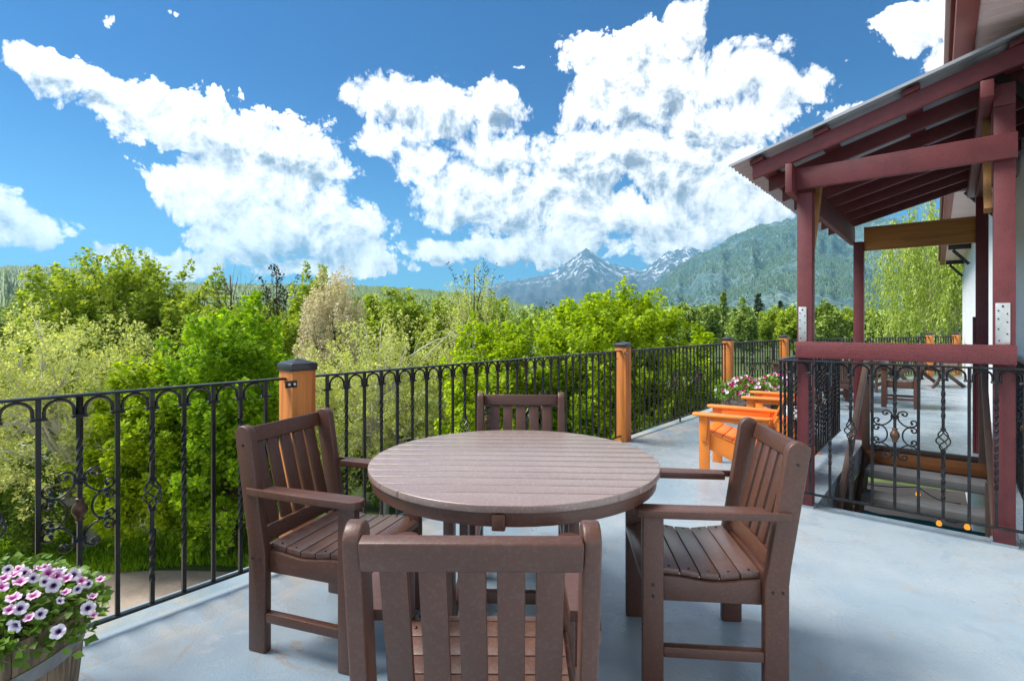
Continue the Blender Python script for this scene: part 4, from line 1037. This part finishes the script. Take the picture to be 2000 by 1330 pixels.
bar = make_barrel(); tag(bar, "weathered half oak barrel with metal hoops in the lower left corner", "planter", GBR)
bar.location = (-1.70, 1.60, 0); bar.rotation_euler.z = 0.4
copy_tree(bar, "half oak barrel by the far railing, left of the pair behind the orange chairs", (3.20, 7.20, 0), 1.0)
copy_tree(bar, "half oak barrel by the far railing, right of the pair behind the orange chairs", (3.83, 7.62, 0), 2.1)

def leaf_one():
    vs = [(0, 0, 0)]; n = 7
    for i in range(1, n): 
        t = i / n; w = 0.36 * math.sin(math.pi * t ** 0.8); vs += [(-w, t, 0.05 * w + 0.18 * t * (1 - t) * 0 + 0.12 * math.sin(t * 3)), (0, t, 0.10 * math.sin(t * 3) - 0.03), (w, t, 0.12 * math.sin(t * 3) + 0.05 * w)]
    vs.append((0, 1, 0.0)); fs = [(0, 2, 1), (0, 3, 2)]
    for i in range(n - 2):
        k = 1 + i * 3; fs += [(k, k + 1, k + 4, k + 3), (k + 1, k + 2, k + 5, k + 4)]
    k = 1 + (n - 2) * 3; e = len(vs) - 1; fs += [(k, k + 1, e), (k + 1, k + 2, e)]
    return MB().add(vs, fs).mesh("leaf", M["petleaf"], smooth=True)
me_leaf = leaf_one()
def bloom_mesh(name, mat):
    prof = [(0.0025, -0.036), (0.004, -0.022), (0.0065, -0.010), (0.012, -0.003), (0.020, 0.0), (0.0285, 0.0005)]
    k = 40; vs = []
    for i, (r, z) in enumerate(prof):
        for j in range(k):
            a = 2 * math.pi * j / k; lobe = abs(math.cos(2.5 * a)) ** 0.55
            rr = r * (1 + (0.17 * (lobe - 0.6) * (i / 5) ** 2)); zz = z + (0.0045 * math.sin(5 * a + 1) + 0.0022 * math.sin(13 * a + 2)) * (i / 5) ** 2 - (0.002 * (1 - lobe) if i == 5 else 0)
            vs.append((rr * math.cos(a), rr * math.sin(a), zz))
    fs = [(i * k + j, i * k + (j + 1) % k, (i + 1) * k + (j + 1) % k, (i + 1) * k + j) for i in range(len(prof) - 1) for j in range(k)]
    fs.append(tuple(range(k)))
    return MB().add(vs, fs).mesh(name, mat, smooth=True)
bl_w = bloom_mesh("bloom", M["petal_white"]); bl_p = bloom_mesh("bloom", M["petal_pink"])

def leaf_cloud(P, Dv, Nv, size, wid, mat, name, fold=0.25):
    """P base points, Dv leaf directions, Nv normals (n,3); one diamond of two triangles each"""
    Dv = Dv / (np.linalg.norm(Dv, axis=1, keepdims=True) + 1e-9)
    S = np.cross(Dv, Nv); S /= (np.linalg.norm(S, axis=1, keepdims=True) + 1e-9); Nn = np.cross(S, Dv)
    s = size[:, None]; V = np.zeros((len(P), 4, 3))
    V[:, 0] = P; V[:, 1] = P + Dv * s * 0.45 - S * s * wid + Nn * s * fold * wid
    V[:, 2] = P + Dv * s; V[:, 3] = P + Dv * s * 0.45 + S * s * wid + Nn * s * fold * wid
    b = (np.arange(len(P)) * 4)[:, None]
    idx = np.concatenate([b, b + 1, b + 2, b, b + 2, b + 3], 1).reshape(-1)
    return fast_mesh(name, V.reshape(-1, 3), 3, idx, mat)
def rv(n): 
    v = rng.normal(size=(n, 3)); return v / np.linalg.norm(v, axis=1, keepdims=True)

def petunias_near():
    cx, cy = -1.70, 1.60
    r = empty("petunia_plant", (cx, cy, 0.40), 0, "petunia plant with white and pink purple-throated blooms filling the near barrel", "plant")
    # a mound: radius .42, height .17, spilling over the rim
    def surf(a, q):
        rr = 0.335 * q; z = 0.150 * (1 - q ** 2.2) + 0.03 * math.sin(5 * a + q * 4) * q
        return Vector((rr * math.cos(a) * (1.04 + 0.06 * math.sin(3 * a)), rr * math.sin(a), z))
    rl = random.Random(3); cnt = 0; pts = []
    while cnt < 300:
        a = rl.uniform(-2.6, 1.3); q = rl.random() ** 0.5 * 1.02
        p = surf(a, q) + Vector((0, 0, rl.uniform(-0.035, 0.012)))
        if q > 0.85: p.z -= rl.uniform(0, 0.03)
        L = rl.uniform(0.026, 0.046)
        out = Vector((math.cos(a + rl.gauss(0, .9)), math.sin(a + rl.gauss(0, .9)), rl.uniform(-0.35, 0.5))).normalized()
        eul = out.to_track_quat("Y", "Z").to_euler()
        o = link("leaf", me_leaf, r, p, (eul.x + rl.gauss(0, .3), eul.y + rl.gauss(0, .5), eul.z)); o.scale = (L, L, L); cnt += 1
    n = 2600; a = rng.uniform(0, 6.283, n); q = rng.random(n) ** 0.5 * 1.03
    P = np.array([surf(x, y) for x, y in zip(a, q)]); P[:, 2] -= rng.uniform(0.0, 0.05, n); P[:, 2] -= np.where(q > .9, rng.uniform(0, .02, n), 0)
    D = np.stack([np.cos(a), np.sin(a), rng.uniform(-.5, .9, n)], 1) + rv(n) * 0.8
    o = link("foliage", leaf_cloud(P, D, rv(n) + [0, 0, 1.2], rng.uniform(0.020, 0.036, n), 0.42, M["l_petunia"], "foliage"), r); tag(o, kind="stuff")
    sm = MB()
    for i in range(60):
        x = rng.uniform(0, 6.283); pq = rng.uniform(.3, 1); p = surf(x, pq); sm.tube([p * 0.4 + Vector((0, 0, -.03)), p * 0.8 + Vector((0, 0, 0.0)), p + Vector((0, 0, .01))], 0.0018, 4)
    tag(quick("stems", sm, M["l_petunia"], r), kind="stuff")
    # blooms: white ones face the viewer, pink ones stand on top and behind
    tc = Vector((1.63, -1.60, 0.9))
    bl = [(113, 1233, 1.30, "w", 1.15), (28, 1222, 1.32, "w", 1.15), (40, 1187, 1.42, "w", 1.05), (172, 1187, 1.42, "w", 1.15), (104, 1144, 1.50, "w", 1.15), (144, 1122, 1.62, "w", 1.1), (118, 1172, 1.45, "w", .7),
          (26, 1166, 1.46, "p", 1.1), (65, 1162, 1.50, "p", 1), (40, 1134, 1.60, "p", 1.1), (96, 1118, 1.66, "p", 1.15), (112, 1124, 1.6, "p", 1), (75, 1109, 1.72, "p", .9), (60, 1116, 1.70, "p", .9), (181, 1163, 1.5, "p", .8),
          (196, 1130, 1.62, "p", .8), (160, 1133, 1.6, "p", .9), (4, 1145, 1.55, "p", 1), (28, 1121, 1.72, "p", 1), (48, 1118, 1.74, "w", .9), (130, 1128, 1.66, "p", .9), (8, 1128, 1.68, "p", .9), (183, 1200, 1.46, "p", .7), (88, 1135, 1.62, "w", .9), (152, 1150, 1.55, "w", .8), (18, 1190, 1.42, "p", .8), (66, 1128, 1.66, "w", .9), (120, 1112, 1.72, "w", .85), (150, 1116, 1.7, "p", .8), (35, 1110, 1.78, "p", .9), (15, 1112, 1.78, "w", .8), (90, 1106, 1.8, "p", .8), (172, 1140, 1.6, "w", .8), (80, 1198, 1.40, "w", .9), (128, 1155, 1.54, "p", .8), (56, 1205, 1.38, "p", .8)]
    rl = random.Random(5)
    for (px, py, Y, k, s) in bl:
        dr = (at(px, py, 1.0) - Vector((0, 0, 1.31))).normalized(); oc = Vector((0, 0, 1.31)) - Vector((cx, cy, 0.38))
        K = Vector((1 / 0.375, 1 / 0.375, 1 / 0.215)); a_ = Vector([dr[i] * K[i] for i in range(3)]); b_ = Vector([oc[i] * K[i] for i in range(3)])
        A2, B2, C2 = a_.dot(a_), a_.dot(b_), b_.dot(b_) - 1; disc = B2 * B2 - A2 * C2
        w = Vector((0, 0, 1.31)) + dr * ((-B2 - math.sqrt(max(disc, 0))) / A2); loc = w - Vector((cx, cy, 0.40))
        n = (tc.normalized() if k == "w" else Vector((0.3, -0.25, 1.0)).normalized()) + Vector((rl.gauss(0, .28), rl.gauss(0, .28), rl.gauss(0, .22)))
        n.normalize(); o = link("bloom", bl_w if k == "w" else bl_p, r, loc, n.to_track_quat("Z", "Y").to_euler()); o.scale = (s * .60,) * 3
    return r
petunias_near()
def petunias_far(x, y, label, seed):
    r = empty("petunia_plant", (x, y, 0.38), 0, label, "plant", "petunias in the far barrels")
    n = 3200; a = rng.uniform(0, 6.283, n); q = rng.random(n) ** 0.5
    P = np.stack([0.40 * q * np.cos(a), 0.40 * q * np.sin(a), 0.18 * (1 - q ** 2) + 0.03 * np.sin(5 * a) + rng.uniform(-.06, .03, n)], 1)
    o = link("foliage", leaf_cloud(P, rv(n) + [0, 0, .3], rv(n) + [0, 0, 1], rng.uniform(0.025, 0.05, n), 0.3, M["l_petunia"], "foliage"), r); tag(o, kind="stuff")
    for (mt, k, nm) in ((M["petal_mag"], 46, "magenta_blooms"), (M["petal_pink"], 34, "pink_blooms"), (M["paper"], 16, "white_blooms")):
        m = MB()
        for i in range(k):
            a = random.uniform(0, 6.283); q = random.random() ** 0.5; p = Vector((0.41 * q * math.cos(a), 0.41 * q * math.sin(a), 0.20 * (1 - q * q) + 0.015 + random.uniform(0, .03)))
            nn = Vector((math.cos(a) * q - .3, math.sin(a) * q - .6, 0.7)).normalized(); u = nn.orthogonal().normalized(); w = nn.cross(u)
            m.add([p - nn * 0.02] + [p + (u * math.cos(t * 1.2566) + w * math.sin(t * 1.2566)) * 0.027 for t in range(5)], [(0, 1 + t, 1 + (t + 1) % 5) for t in range(5)])
        tag(quick(nm, m, mt, r), kind="stuff")
petunias_far(3.20, 7.20, "pink and magenta petunias in the left far barrel", 1)
petunias_far(3.83, 7.62, "pink and magenta petunias in the right far barrel, reaching the pergola", 2)

# =================================================================== TREES
def curve_pts(a, b, sag, n=6, jit=0.0):
    a, b = np.array(a), np.array(b); out = []
    for i in range(n + 1):
        t = i / n; p = a * (1 - t) + b * t; p = p + np.array([0, 0, sag * math.sin(math.pi * t)])
        if 0 < i < n: p = p + rng.normal(size=3) * jit
        out.append(tuple(p))
    return out
def tree(label, base, c, rad, mat, bark, nshoot, nleaf, L, Rr, leaf, wid=0.36, up=0.5, mode="up", trunk_r=0.09, limbs=26, lim_r=0.022,
         group=None, name="broadleaf_tree", lump=0.35, seed=1, cat="tree", low=0.0, inner=0.5, facing=None, lfdroop=-0.1, trunks=1, limb_exp=1.0):
    """crown: ellipsoid at c with radii rad, outline broken by noise; nshoot leafy shoots of nleaf leaves"""
    root = empty(name, base, 0, label, cat, group); b = np.array(base, float); c = np.array(c, float) - b; rad = np.array(rad, float)
    # trunk(s)
    tops = []
    m = MB()
    for k in range(trunks):
        off = np.array([0, 0, 0.0]) if trunks == 1 else np.array([rng.uniform(-.5, .5) * rad[0], rng.uniform(-.2, .2), 0])
        top = c + off + np.array([0, 0, rad[2] * 0.55])
        pts = curve_pts((off[0] * 0.15, 0, -0.1), top, 0.0, 9, trunk_r * 0.9)
        m.tube(pts, [trunk_r * (1 - 0.85 * i / 9) + 0.006 for i in range(10)], 7); tops.append(np.array(pts))
    quick("trunk", m, bark, root, smooth=True)
    # shoots
    d = rv(nshoot * 3); d = d[d[:, 2] > -0.75][:nshoot]; n = len(d)
    ln = np.array([1 + lump * (mnoise.fractal(Vector((q[0] * 1.9 + seed, q[1] * 1.9, q[2] * 1.9)), 0.8, 2.0, 3)) for q in d])
    rr = (inner + (1 - inner) * rng.random(n) ** 0.6) * ln
    tip = c + d * rad * rr[:, None]
    g = {"up": d * (1 - up) + np.array([0, 0, 1]) * up, "out": d * 1.0 + np.array([0, 0, 0.15]), "down": np.tile(np.array([0, 0, -1.0]), (n, 1)) + rng.normal(size=(n, 3)) * 0.06}[mode]
    g = g + rng.normal(size=(n, 3)) * 0.16; g /= np.linalg.norm(g, axis=1, keepdims=True)
    Ls = L * rng.uniform(0.6, 1.35, n); bs = tip - g * (Ls * 0.6)[:, None]
    N = n * nleaf; k = np.repeat(np.arange(n), nleaf); t = rng.random(N) ** 0.85
    perp = rv(N); perp -= g[k] * np.sum(perp * g[k], 1, keepdims=True); perp /= np.linalg.norm(perp, axis=1, keepdims=True) + 1e-9
    rad_s = Rr * (1 - t) ** 0.6 * rng.random(N) ** 0.5 * rng.uniform(0.7, 1.25, n)[k]
    P = bs[k] + g[k] * (Ls[k] * t)[:, None] + perp * rad_s[:, None]
    D = perp * 0.8 + g[k] * 0.5 + rv(N) * 0.5 + [0, 0, lfdroop]
    Nv = rv(N) * 0.9 + [0, 0, 0.9] + d[k] * 0.5
    keep = P[:, 2] > low
    P, D, Nv = P[keep], D[keep], Nv[keep]
    cr = link("crown", leaf_cloud(P, D, Nv, leaf * rng.uniform(0.6, 1.25, len(P)), wid, mat, "crown"), root); tag(cr, kind="stuff")
    # limbs from the trunk to a share of the shoots
    m = MB(); sel = rng.choice(n, min(limbs, n), replace=False)
    for i in sel:
        tp = tops[rng.integers(len(tops))]; q = tp[int(np.clip(rng.uniform(2.5, 8.5), 0, 9))]
        if q[2] > tip[i][2] + 0.2 * rad[2]: q = tp[3]
        pts = curve_pts(q, tip[i] if limb_exp > 0.9 else bs[i], 0.06 * rad[2], 5, 0.02 * rad[0])
        m.tube(pts, [lim_r * (1 - 0.85 * j / 5) for j in range(6)], 4)
    if len(sel): tag(quick("branches", m, bark, root, smooth=True), kind="stuff")
    return root
LP, LY, LG, LD, LO = M["l_maple"], M["l_yellow"], M["l_green"], M["l_deep"], M["l_olive"]
BK, PB = M["bark"], M["palebark"]
# near row just beyond the yard
tree("silvery pale green tree with leaning whitish trunk at far left behind the railing", (-8.2, 10.2, -3), (-8.9, 10.0, -0.35), (2.5, 1.6, 2.0), LO, PB, 520, 80, 0.60, 0.17, 0.062, 0.26, 0.25, "out", 0.15, 80, 0.038, seed=2, low=0.4, inner=0.35)
tree("bright green maple just left of the first orange post", (-5.35, 9.9, -3), (-5.3, 9.9, -0.75), (1.35, 1.2, 2.35), LP, BK, 420, 110, 0.5, 0.19, 0.085, 0.42, 0.55, "up", 0.08, 22, 0.02, seed=3, low=0.1)
tree("low yellow-green maple shoots left of the bright maple", (-6.7, 9.75, -3), (-6.45, 9.55, -1.15), (1.1, 0.8, 1.65), LY, BK, 330, 110, 0.45, 0.18, 0.080, 0.42, 0.55, "up", 0.05, 12, 0.016, seed=4, low=0.1)
tree("pale pinkish blossoming upright tree right of the first orange post", (-4.75, 14.0, -3), (-4.75, 14.0, 0.35), (0.95, 0.9, 2.45), M["l_pink"], BK, 420, 70, 0.55, 0.10, 0.060, 0.3, 0.85, "up", 0.08, 60, 0.016, seed=5, lump=0.2)
tree("silvery grey-green tree with white branches left of the far chair", (-2.9, 11.6, -3), (-2.75, 11.4, -0.45), (1.95, 1.3, 1.95), LO, PB, 520, 75, 0.6, 0.16, 0.060, 0.26, 0.2, "out", 0.12, 90, 0.036, seed=6, low=0.3, inner=0.35)
tree("tall thin tree with dark bare-looking top in the middle", (-1.05, 13.0, -3), (-1.05, 13.0, 0.35), (0.85, 0.7, 2.2), LO, PB, 170, 60, 0.8, 0.10, 0.055, 0.24, 0.75, "up", 0.06, 60, 0.015, seed=7, lump=0.5)
tree("sparse sprays of dark leaves rising above the middle silver tree", (-0.95, 13.3, -3), (-0.95, 13.3, 2.45), (0.62, 0.4, 0.55), M["l_dark"], BK, 16, 26, 0.62, 0.035, 0.06, 0.22, 0.5, "up", 0.03, 16, 0.012, seed=8, name="thin_tree", inner=0.6)
tree("yellow-green maple bush left of the round maple", (-0.35, 10.4, -3), (-0.25, 10.4, -0.75), (1.15, 1.1, 2.1), LY, BK, 320, 110, 0.5, 0.18, 0.080, 0.42, 0.6, "up", 0.07, 16, 0.018, seed=9, low=0.1)
tree("round bright green maple in the centre against the mountains", (1.95, 11.0, -3), (2.0, 11.0, 0.05), (1.62, 1.5, 2.05), LY, BK, 720, 100, 0.50, 0.19, 0.082, 0.42, 0.5, "up", 0.10, 40, 0.024, seed=10, low=0.2, lump=0.28)
tree("deeper green maple branch mass beneath the round maple", (1.0, 10.6, -3), (1.0, 10.7, -1.3), (1.5, 1.0, 1.6), LP, BK, 330, 105, 0.5, 0.19, 0.085, 0.42, 0.5, "up", 0.07, 14, 0.02, seed=11, low=0.1)
tree("bright green maple bush behind the railing near the orange chairs", (3.6, 11.6, -3), (3.6, 11.6, -1.45), (1.5, 1.1, 2.0), LY, BK, 340, 100, 0.5, 0.18, 0.085, 0.42, 0.6, "up", 0.07, 16, 0.018, seed=12, low=0.1)
tree("yellow-green maple shoot topping the railing left of the third post", (4.35, 12.3, -3), (4.35, 12.2, -0.5), (0.42, 0.4, 1.75), LY, BK, 90, 90, 0.5, 0.17, 0.085, 0.42, 0.75, "up", 0.04, 8, 0.014, seed=13)
# second row
tree("large dark green leafy tree at left reaching above the hills", (-14.0, 18.5, -3), (-13.7, 18.3, 0.6), (3.1, 2.4, 3.0), LG, BK, 520, 75, 0.85, 0.25, 0.15, 0.36, 0.65, "up", 0.2, 60, 0.04, seed=14, low=1.0, lump=0.4)
tree("mid green tree with brown slanting trunk left of the bare tree", (-10.9, 18.0, -3), (-11.1, 18.0, -0.1), (2.6, 1.9, 2.6), LG, BK, 420, 80, 0.75, 0.22, 0.13, 0.36, 0.5, "up", 0.16, 50, 0.035, seed=15, low=0.8)
tree("bare leafless brown tree above the left maple", (-9.0, 17.0, -3), (-9.1, 17.0, 2.0), (1.1, 0.8, 1.7), LG, M["bark"], 60, 3, 0.7, 0.05, 0.05, 0.3, 0.6, "up", 0.08, 60, 0.016, seed=16, name="bare_tree", inner=0.4)
tree("thin tree with sparse dark leafy top left of the blossoming tree", (-7.6, 17.0, -3), (-7.6, 17.0, 2.4), (0.6, 0.5, 0.9), M["l_dark"], BK, 22, 40, 0.5, 0.09, 0.09, 0.3, 0.6, "up", 0.05, 20, 0.014, seed=17, name="thin_tree")
tree("green upright tree just behind the blossoming tree", (-5.9, 16.2, -3), (-6.0, 16.2, 0.4), (0.85, 0.8, 2.7), LG, BK, 240, 80, 0.7, 0.16, 0.11, 0.34, 0.8, "up", 0.09, 20, 0.02, seed=18, low=0.5, lump=0.45)
tree("mid green bushy tree behind the left maple", (-8.0, 15.5, -3), (-8.0, 15.5, -0.5), (2.0, 1.4, 2.3), LG, BK, 360, 80, 0.6, 0.2, 0.11, 0.36, 0.5, "up", 0.1, 24, 0.024, seed=19, low=0.3)
tree("green hedge-like tree right of the blossoming tree", (-5.5, 24.0, -3), (-5.5, 24.0, 0.2), (2.2, 1.6, 2.5), M["l_green"], BK, 340, 75, 0.8, 0.24, 0.16, 0.36, 0.5, "up", 0.12, 14, 0.03, seed=20, low=0.3)
tree("green hedge-like tree behind the thin middle tree", (-2.2, 23.0, -3), (-2.2, 23.0, 0.1), (2.3, 1.6, 2.4), M["l_green"], BK, 340, 75, 0.8, 0.24, 0.16, 0.36, 0.5, "up", 0.12, 14, 0.03, seed=21, low=0.3)
tree("yellowish green tree at the left picture edge", (-19.5, 20.5, -3), (-19.8, 20.5, -0.5), (2.4, 1.8, 2.5), M["l_far"], BK, 330, 75, 0.8, 0.26, 0.16, 0.36, 0.5, "up", 0.14, 14, 0.03, seed=22, low=0.3)
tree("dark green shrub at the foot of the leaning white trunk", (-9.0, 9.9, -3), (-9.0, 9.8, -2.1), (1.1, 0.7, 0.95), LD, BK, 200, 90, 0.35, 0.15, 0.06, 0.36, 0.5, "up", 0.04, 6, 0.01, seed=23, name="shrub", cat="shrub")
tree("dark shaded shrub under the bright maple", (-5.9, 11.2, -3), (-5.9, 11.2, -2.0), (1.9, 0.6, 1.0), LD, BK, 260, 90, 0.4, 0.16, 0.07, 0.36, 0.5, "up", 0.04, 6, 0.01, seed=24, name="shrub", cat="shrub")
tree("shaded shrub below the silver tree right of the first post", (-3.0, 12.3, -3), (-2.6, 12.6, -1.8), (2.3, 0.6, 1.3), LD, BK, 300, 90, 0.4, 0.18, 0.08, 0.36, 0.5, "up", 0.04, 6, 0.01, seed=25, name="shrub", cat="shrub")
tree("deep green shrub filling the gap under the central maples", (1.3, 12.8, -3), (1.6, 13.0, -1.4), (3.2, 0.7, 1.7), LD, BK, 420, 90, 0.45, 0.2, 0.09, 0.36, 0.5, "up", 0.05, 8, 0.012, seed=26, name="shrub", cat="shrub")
# weeping willow beyond the far railing
tree("weeping willow with hanging yellow-green strands beside the building", (17.2, 20.6, -3), (16.5, 20.4, 2.6), (2.3, 2.0, 3.5), M["l_willow"], PB, 400, 80, 2.0, 0.14, 0.13, 0.16, 0.0, "down", 0.2, 36, 0.035, seed=27, name="weeping_willow", lump=0.4, low=0.6, inner=0.25, lfdroop=-1.4, limb_exp=0.0)

# valley trees: each one its own
GV = "trees on the valley floor beyond the garden"
def vt(label, px, Y, ztop, wpx, mat, seed, conifer=False):
    x = (px - 1000) / 1028 * Y; w = wpx / 1028 * Y / 2; h = ztop + 3
    if conifer: return conifer_tree(label, (x, Y, -3), h, w, mat, seed)
    tree(label, (x, Y, -3), (x, Y, -3 + h * 0.56), (w, w * .9, h * 0.46), mat, BK, 130, 60, h * 0.17, h * 0.075, h * 0.045, 0.4, 0.5, "up", h * 0.02, 6, h * 0.005, group=GV, seed=seed, low=h * 0.05)
def conifer_tree(label, base, h, w, mat, seed):
    root = empty("conifer_tree", base, 0, label, "tree", GV)
    quick("trunk", MB().tube([(0, 0, -0.1), (0, 0, h * 0.5), (0, 0, h * 0.98)], [h * 0.022, h * 0.014, 0.02], 6), BK, root, smooth=True)
    nb = 150; n = nb * 30; zz = np.repeat(h * (0.12 + 0.86 * rng.random(nb) ** 0.8), 30); a = np.repeat(rng.uniform(0, 6.283, nb), 30); t = rng.random(n)
    reach = w * (1 - zz / h) ** 0.8 * np.repeat(rng.uniform(0.6, 1.2, nb), 30) + 0.05 * w
    P = np.stack([np.cos(a) * reach * t, np.sin(a) * reach * t, zz - 0.35 * reach * t ** 1.5 + 0.1 * reach], 1) + rng.normal(size=(n, 3)) * h * 0.008
    D = np.stack([np.cos(a), np.sin(a), np.full(n, -0.3)], 1) + rv(n) * 0.6
    cr = link("crown", leaf_cloud(P, D, rv(n) * .5 + [0, 0, 1], np.full(n, h * 0.04) * rng.uniform(.6, 1.2, n), 0.2, mat, "crown"), root); tag(cr, kind="stuff")
    return root
LF, LN = M["l_far"], M["l_pine"]
VT = [("pale green valley tree right of the central maple", 1345, 62, 3.6, 60, LF, 0), ("rounded valley tree above the third railing post", 1378, 70, 3.9, 50, LF, 0),
      ("tallest pale conifer left of the pergola", 1412, 90, 7.2, 34, M["l_far"], 1), ("dark narrow conifer in the valley gap", 1436, 85, 4.2, 14, LN, 1), ("rounded light tree above the flower barrels", 1452, 60, 3.3, 50, LF, 0),
      ("tall dark conifer behind the fourth post", 1481, 88, 6.8, 42, LN, 1), ("dark green broad tree left of the pergola post", 1512, 66, 3.4, 60, M["l_green"], 0), ("small dark conifer just left of the pergola post", 1524, 95, 6.0, 22, LN, 1),
      ("broad green tree touching the pergola's left post", 1550, 58, 3.0, 56, M["l_green"], 0), ("leafy tree inside the pergola frame, left", 1618, 52, 3.4, 60, LF, 0), ("leafy green tree inside the pergola frame, next to the rear post", 1655, 60, 3.2, 48, M["l_green"], 0),
      ("pale bushy tree beside the willow", 1700, 50, 2.6, 46, LF, 0), ("pale distant tree at the left picture edge below the hill", 15, 40, 2.6, 130, LF, 0), ("light green tree between the far left trees", 120, 46, 2.2, 120, LF, 0),
      ("light green tree behind the bare tree", 520, 44, 2.7, 110, M["l_green"], 0), ("light green tree behind the blossoming tree", 720, 50, 3.2, 100, LF, 0), ("light green tree behind the silver middle tree", 850, 46, 2.9, 110, LF, 0),
      ("blurred green tree in the gap left of the round maple", 1010, 52, 1.9, 80, LF, 0)]
for i, q in enumerate(VT): vt(q[0], q[1], q[2], q[3], q[4], q[5], 40 + i, bool(q[6]))
# far wood on the valley floor, one mass
def far_wood():
    n = 5200; Y = 130 + 500 * rng.random(n) ** 1.3; X = (rng.random(n) * 2.6 - 1.35) * Y
    P = np.stack([X, Y, np.full(n, -3.2)], 1); hs = rng.uniform(6, 12, n)
    Pc, Hc = P[: n // 3], hs[: n // 3] * 1.15; kk = 46; ii = np.repeat(np.arange(len(Pc)), kk); tt = rng.random(len(ii)) ** 0.8; aa = rng.uniform(0, 6.283, len(ii))
    rr_ = Hc[ii] * 0.2 * (1 - tt) ** 0.9 * rng.uniform(0.5, 1.1, len(ii)) + 0.1
    pp = Pc[ii] + np.stack([np.cos(aa) * rr_, np.sin(aa) * rr_, tt * Hc[ii]], 1); dd_ = np.stack([np.cos(aa), np.sin(aa), -0.5 + 0 * aa], 1) + rv(len(ii)) * 0.4
    o = link("valley_conifers", leaf_cloud(pp, dd_, rv(len(ii)) + [0, 0, 1], Hc[ii] * 0.13 * (1.25 - tt), 0.35, M["l_pine"], "valley_conifers")); tag(o, "far conifers scattered over the valley floor", "forest", kind="stuff")
    Q = P[n // 3:]; H = hs[n // 3:] * .85
    k = 80; N = len(Q) * k; idx = np.repeat(np.arange(len(Q)), k); d = rv(N); d[:, 2] = np.abs(d[:, 2]) * 1.1 - 0.15
    pos = Q[idx] + d * np.stack([H * .42, H * .42, H * .5], 1)[idx] * rng.uniform(.75, 1.1, (N, 1)) + np.stack([0 * H, 0 * H, H * .5], 1)[idx]
    o = link("valley_wood", leaf_cloud(pos, rv(N), d + rv(N) * .6 + [0, 0, .5], (H * .16)[idx], 0.45, M["l_far"], "valley_wood")); tag(o, "far leafy wood covering the valley floor", "forest", kind="stuff")
far_wood()
# grass verge beyond the dirt yard
def verge():
    n = 26000; X = rng.uniform(-14, 2, n); Y = 9.3 + 1.6 * rng.random(n) ** 1.4 + 0.15 * np.sin(X * 2)
    P = np.stack([X, Y, np.full(n, -3.0)], 1); D = rv(n) * 0.55 + [0, 0, 1.0]
    o = link("verge_grass", leaf_cloud(P, D, rv(n), rng.uniform(.06, .2, n), 0.09, M["l_maple"], "verge_grass")); tag(o, "rough green grass along the edge of the dirt yard", "grass", kind="stuff")
verge()

# =================================================================== AIR
hz = MB().box(-9500, 9500, -300, 11000, -6, 1560)
m = bpy.data.materials.new("thin_blue_haze"); m.use_nodes = True; m.node_tree.nodes.clear()
t = NT(m.node_tree); out = t.n("ShaderNodeOutputMaterial"); pv = t.n("ShaderNodeVolumePrincipled")
pv.inputs["Color"].default_value = (0.30, 0.70, 1.0, 1); pv.inputs["Density"].default_value = HAZE = 0.00010; pv.inputs["Anisotropy"].default_value = 0.2
t.l(pv.outputs[0], out.inputs["Volume"])
try: m.cycles.homogeneous_volume = True
except Exception: pass
hz_o = quick("haze", hz, m); tag(hz_o, kind="stuff")
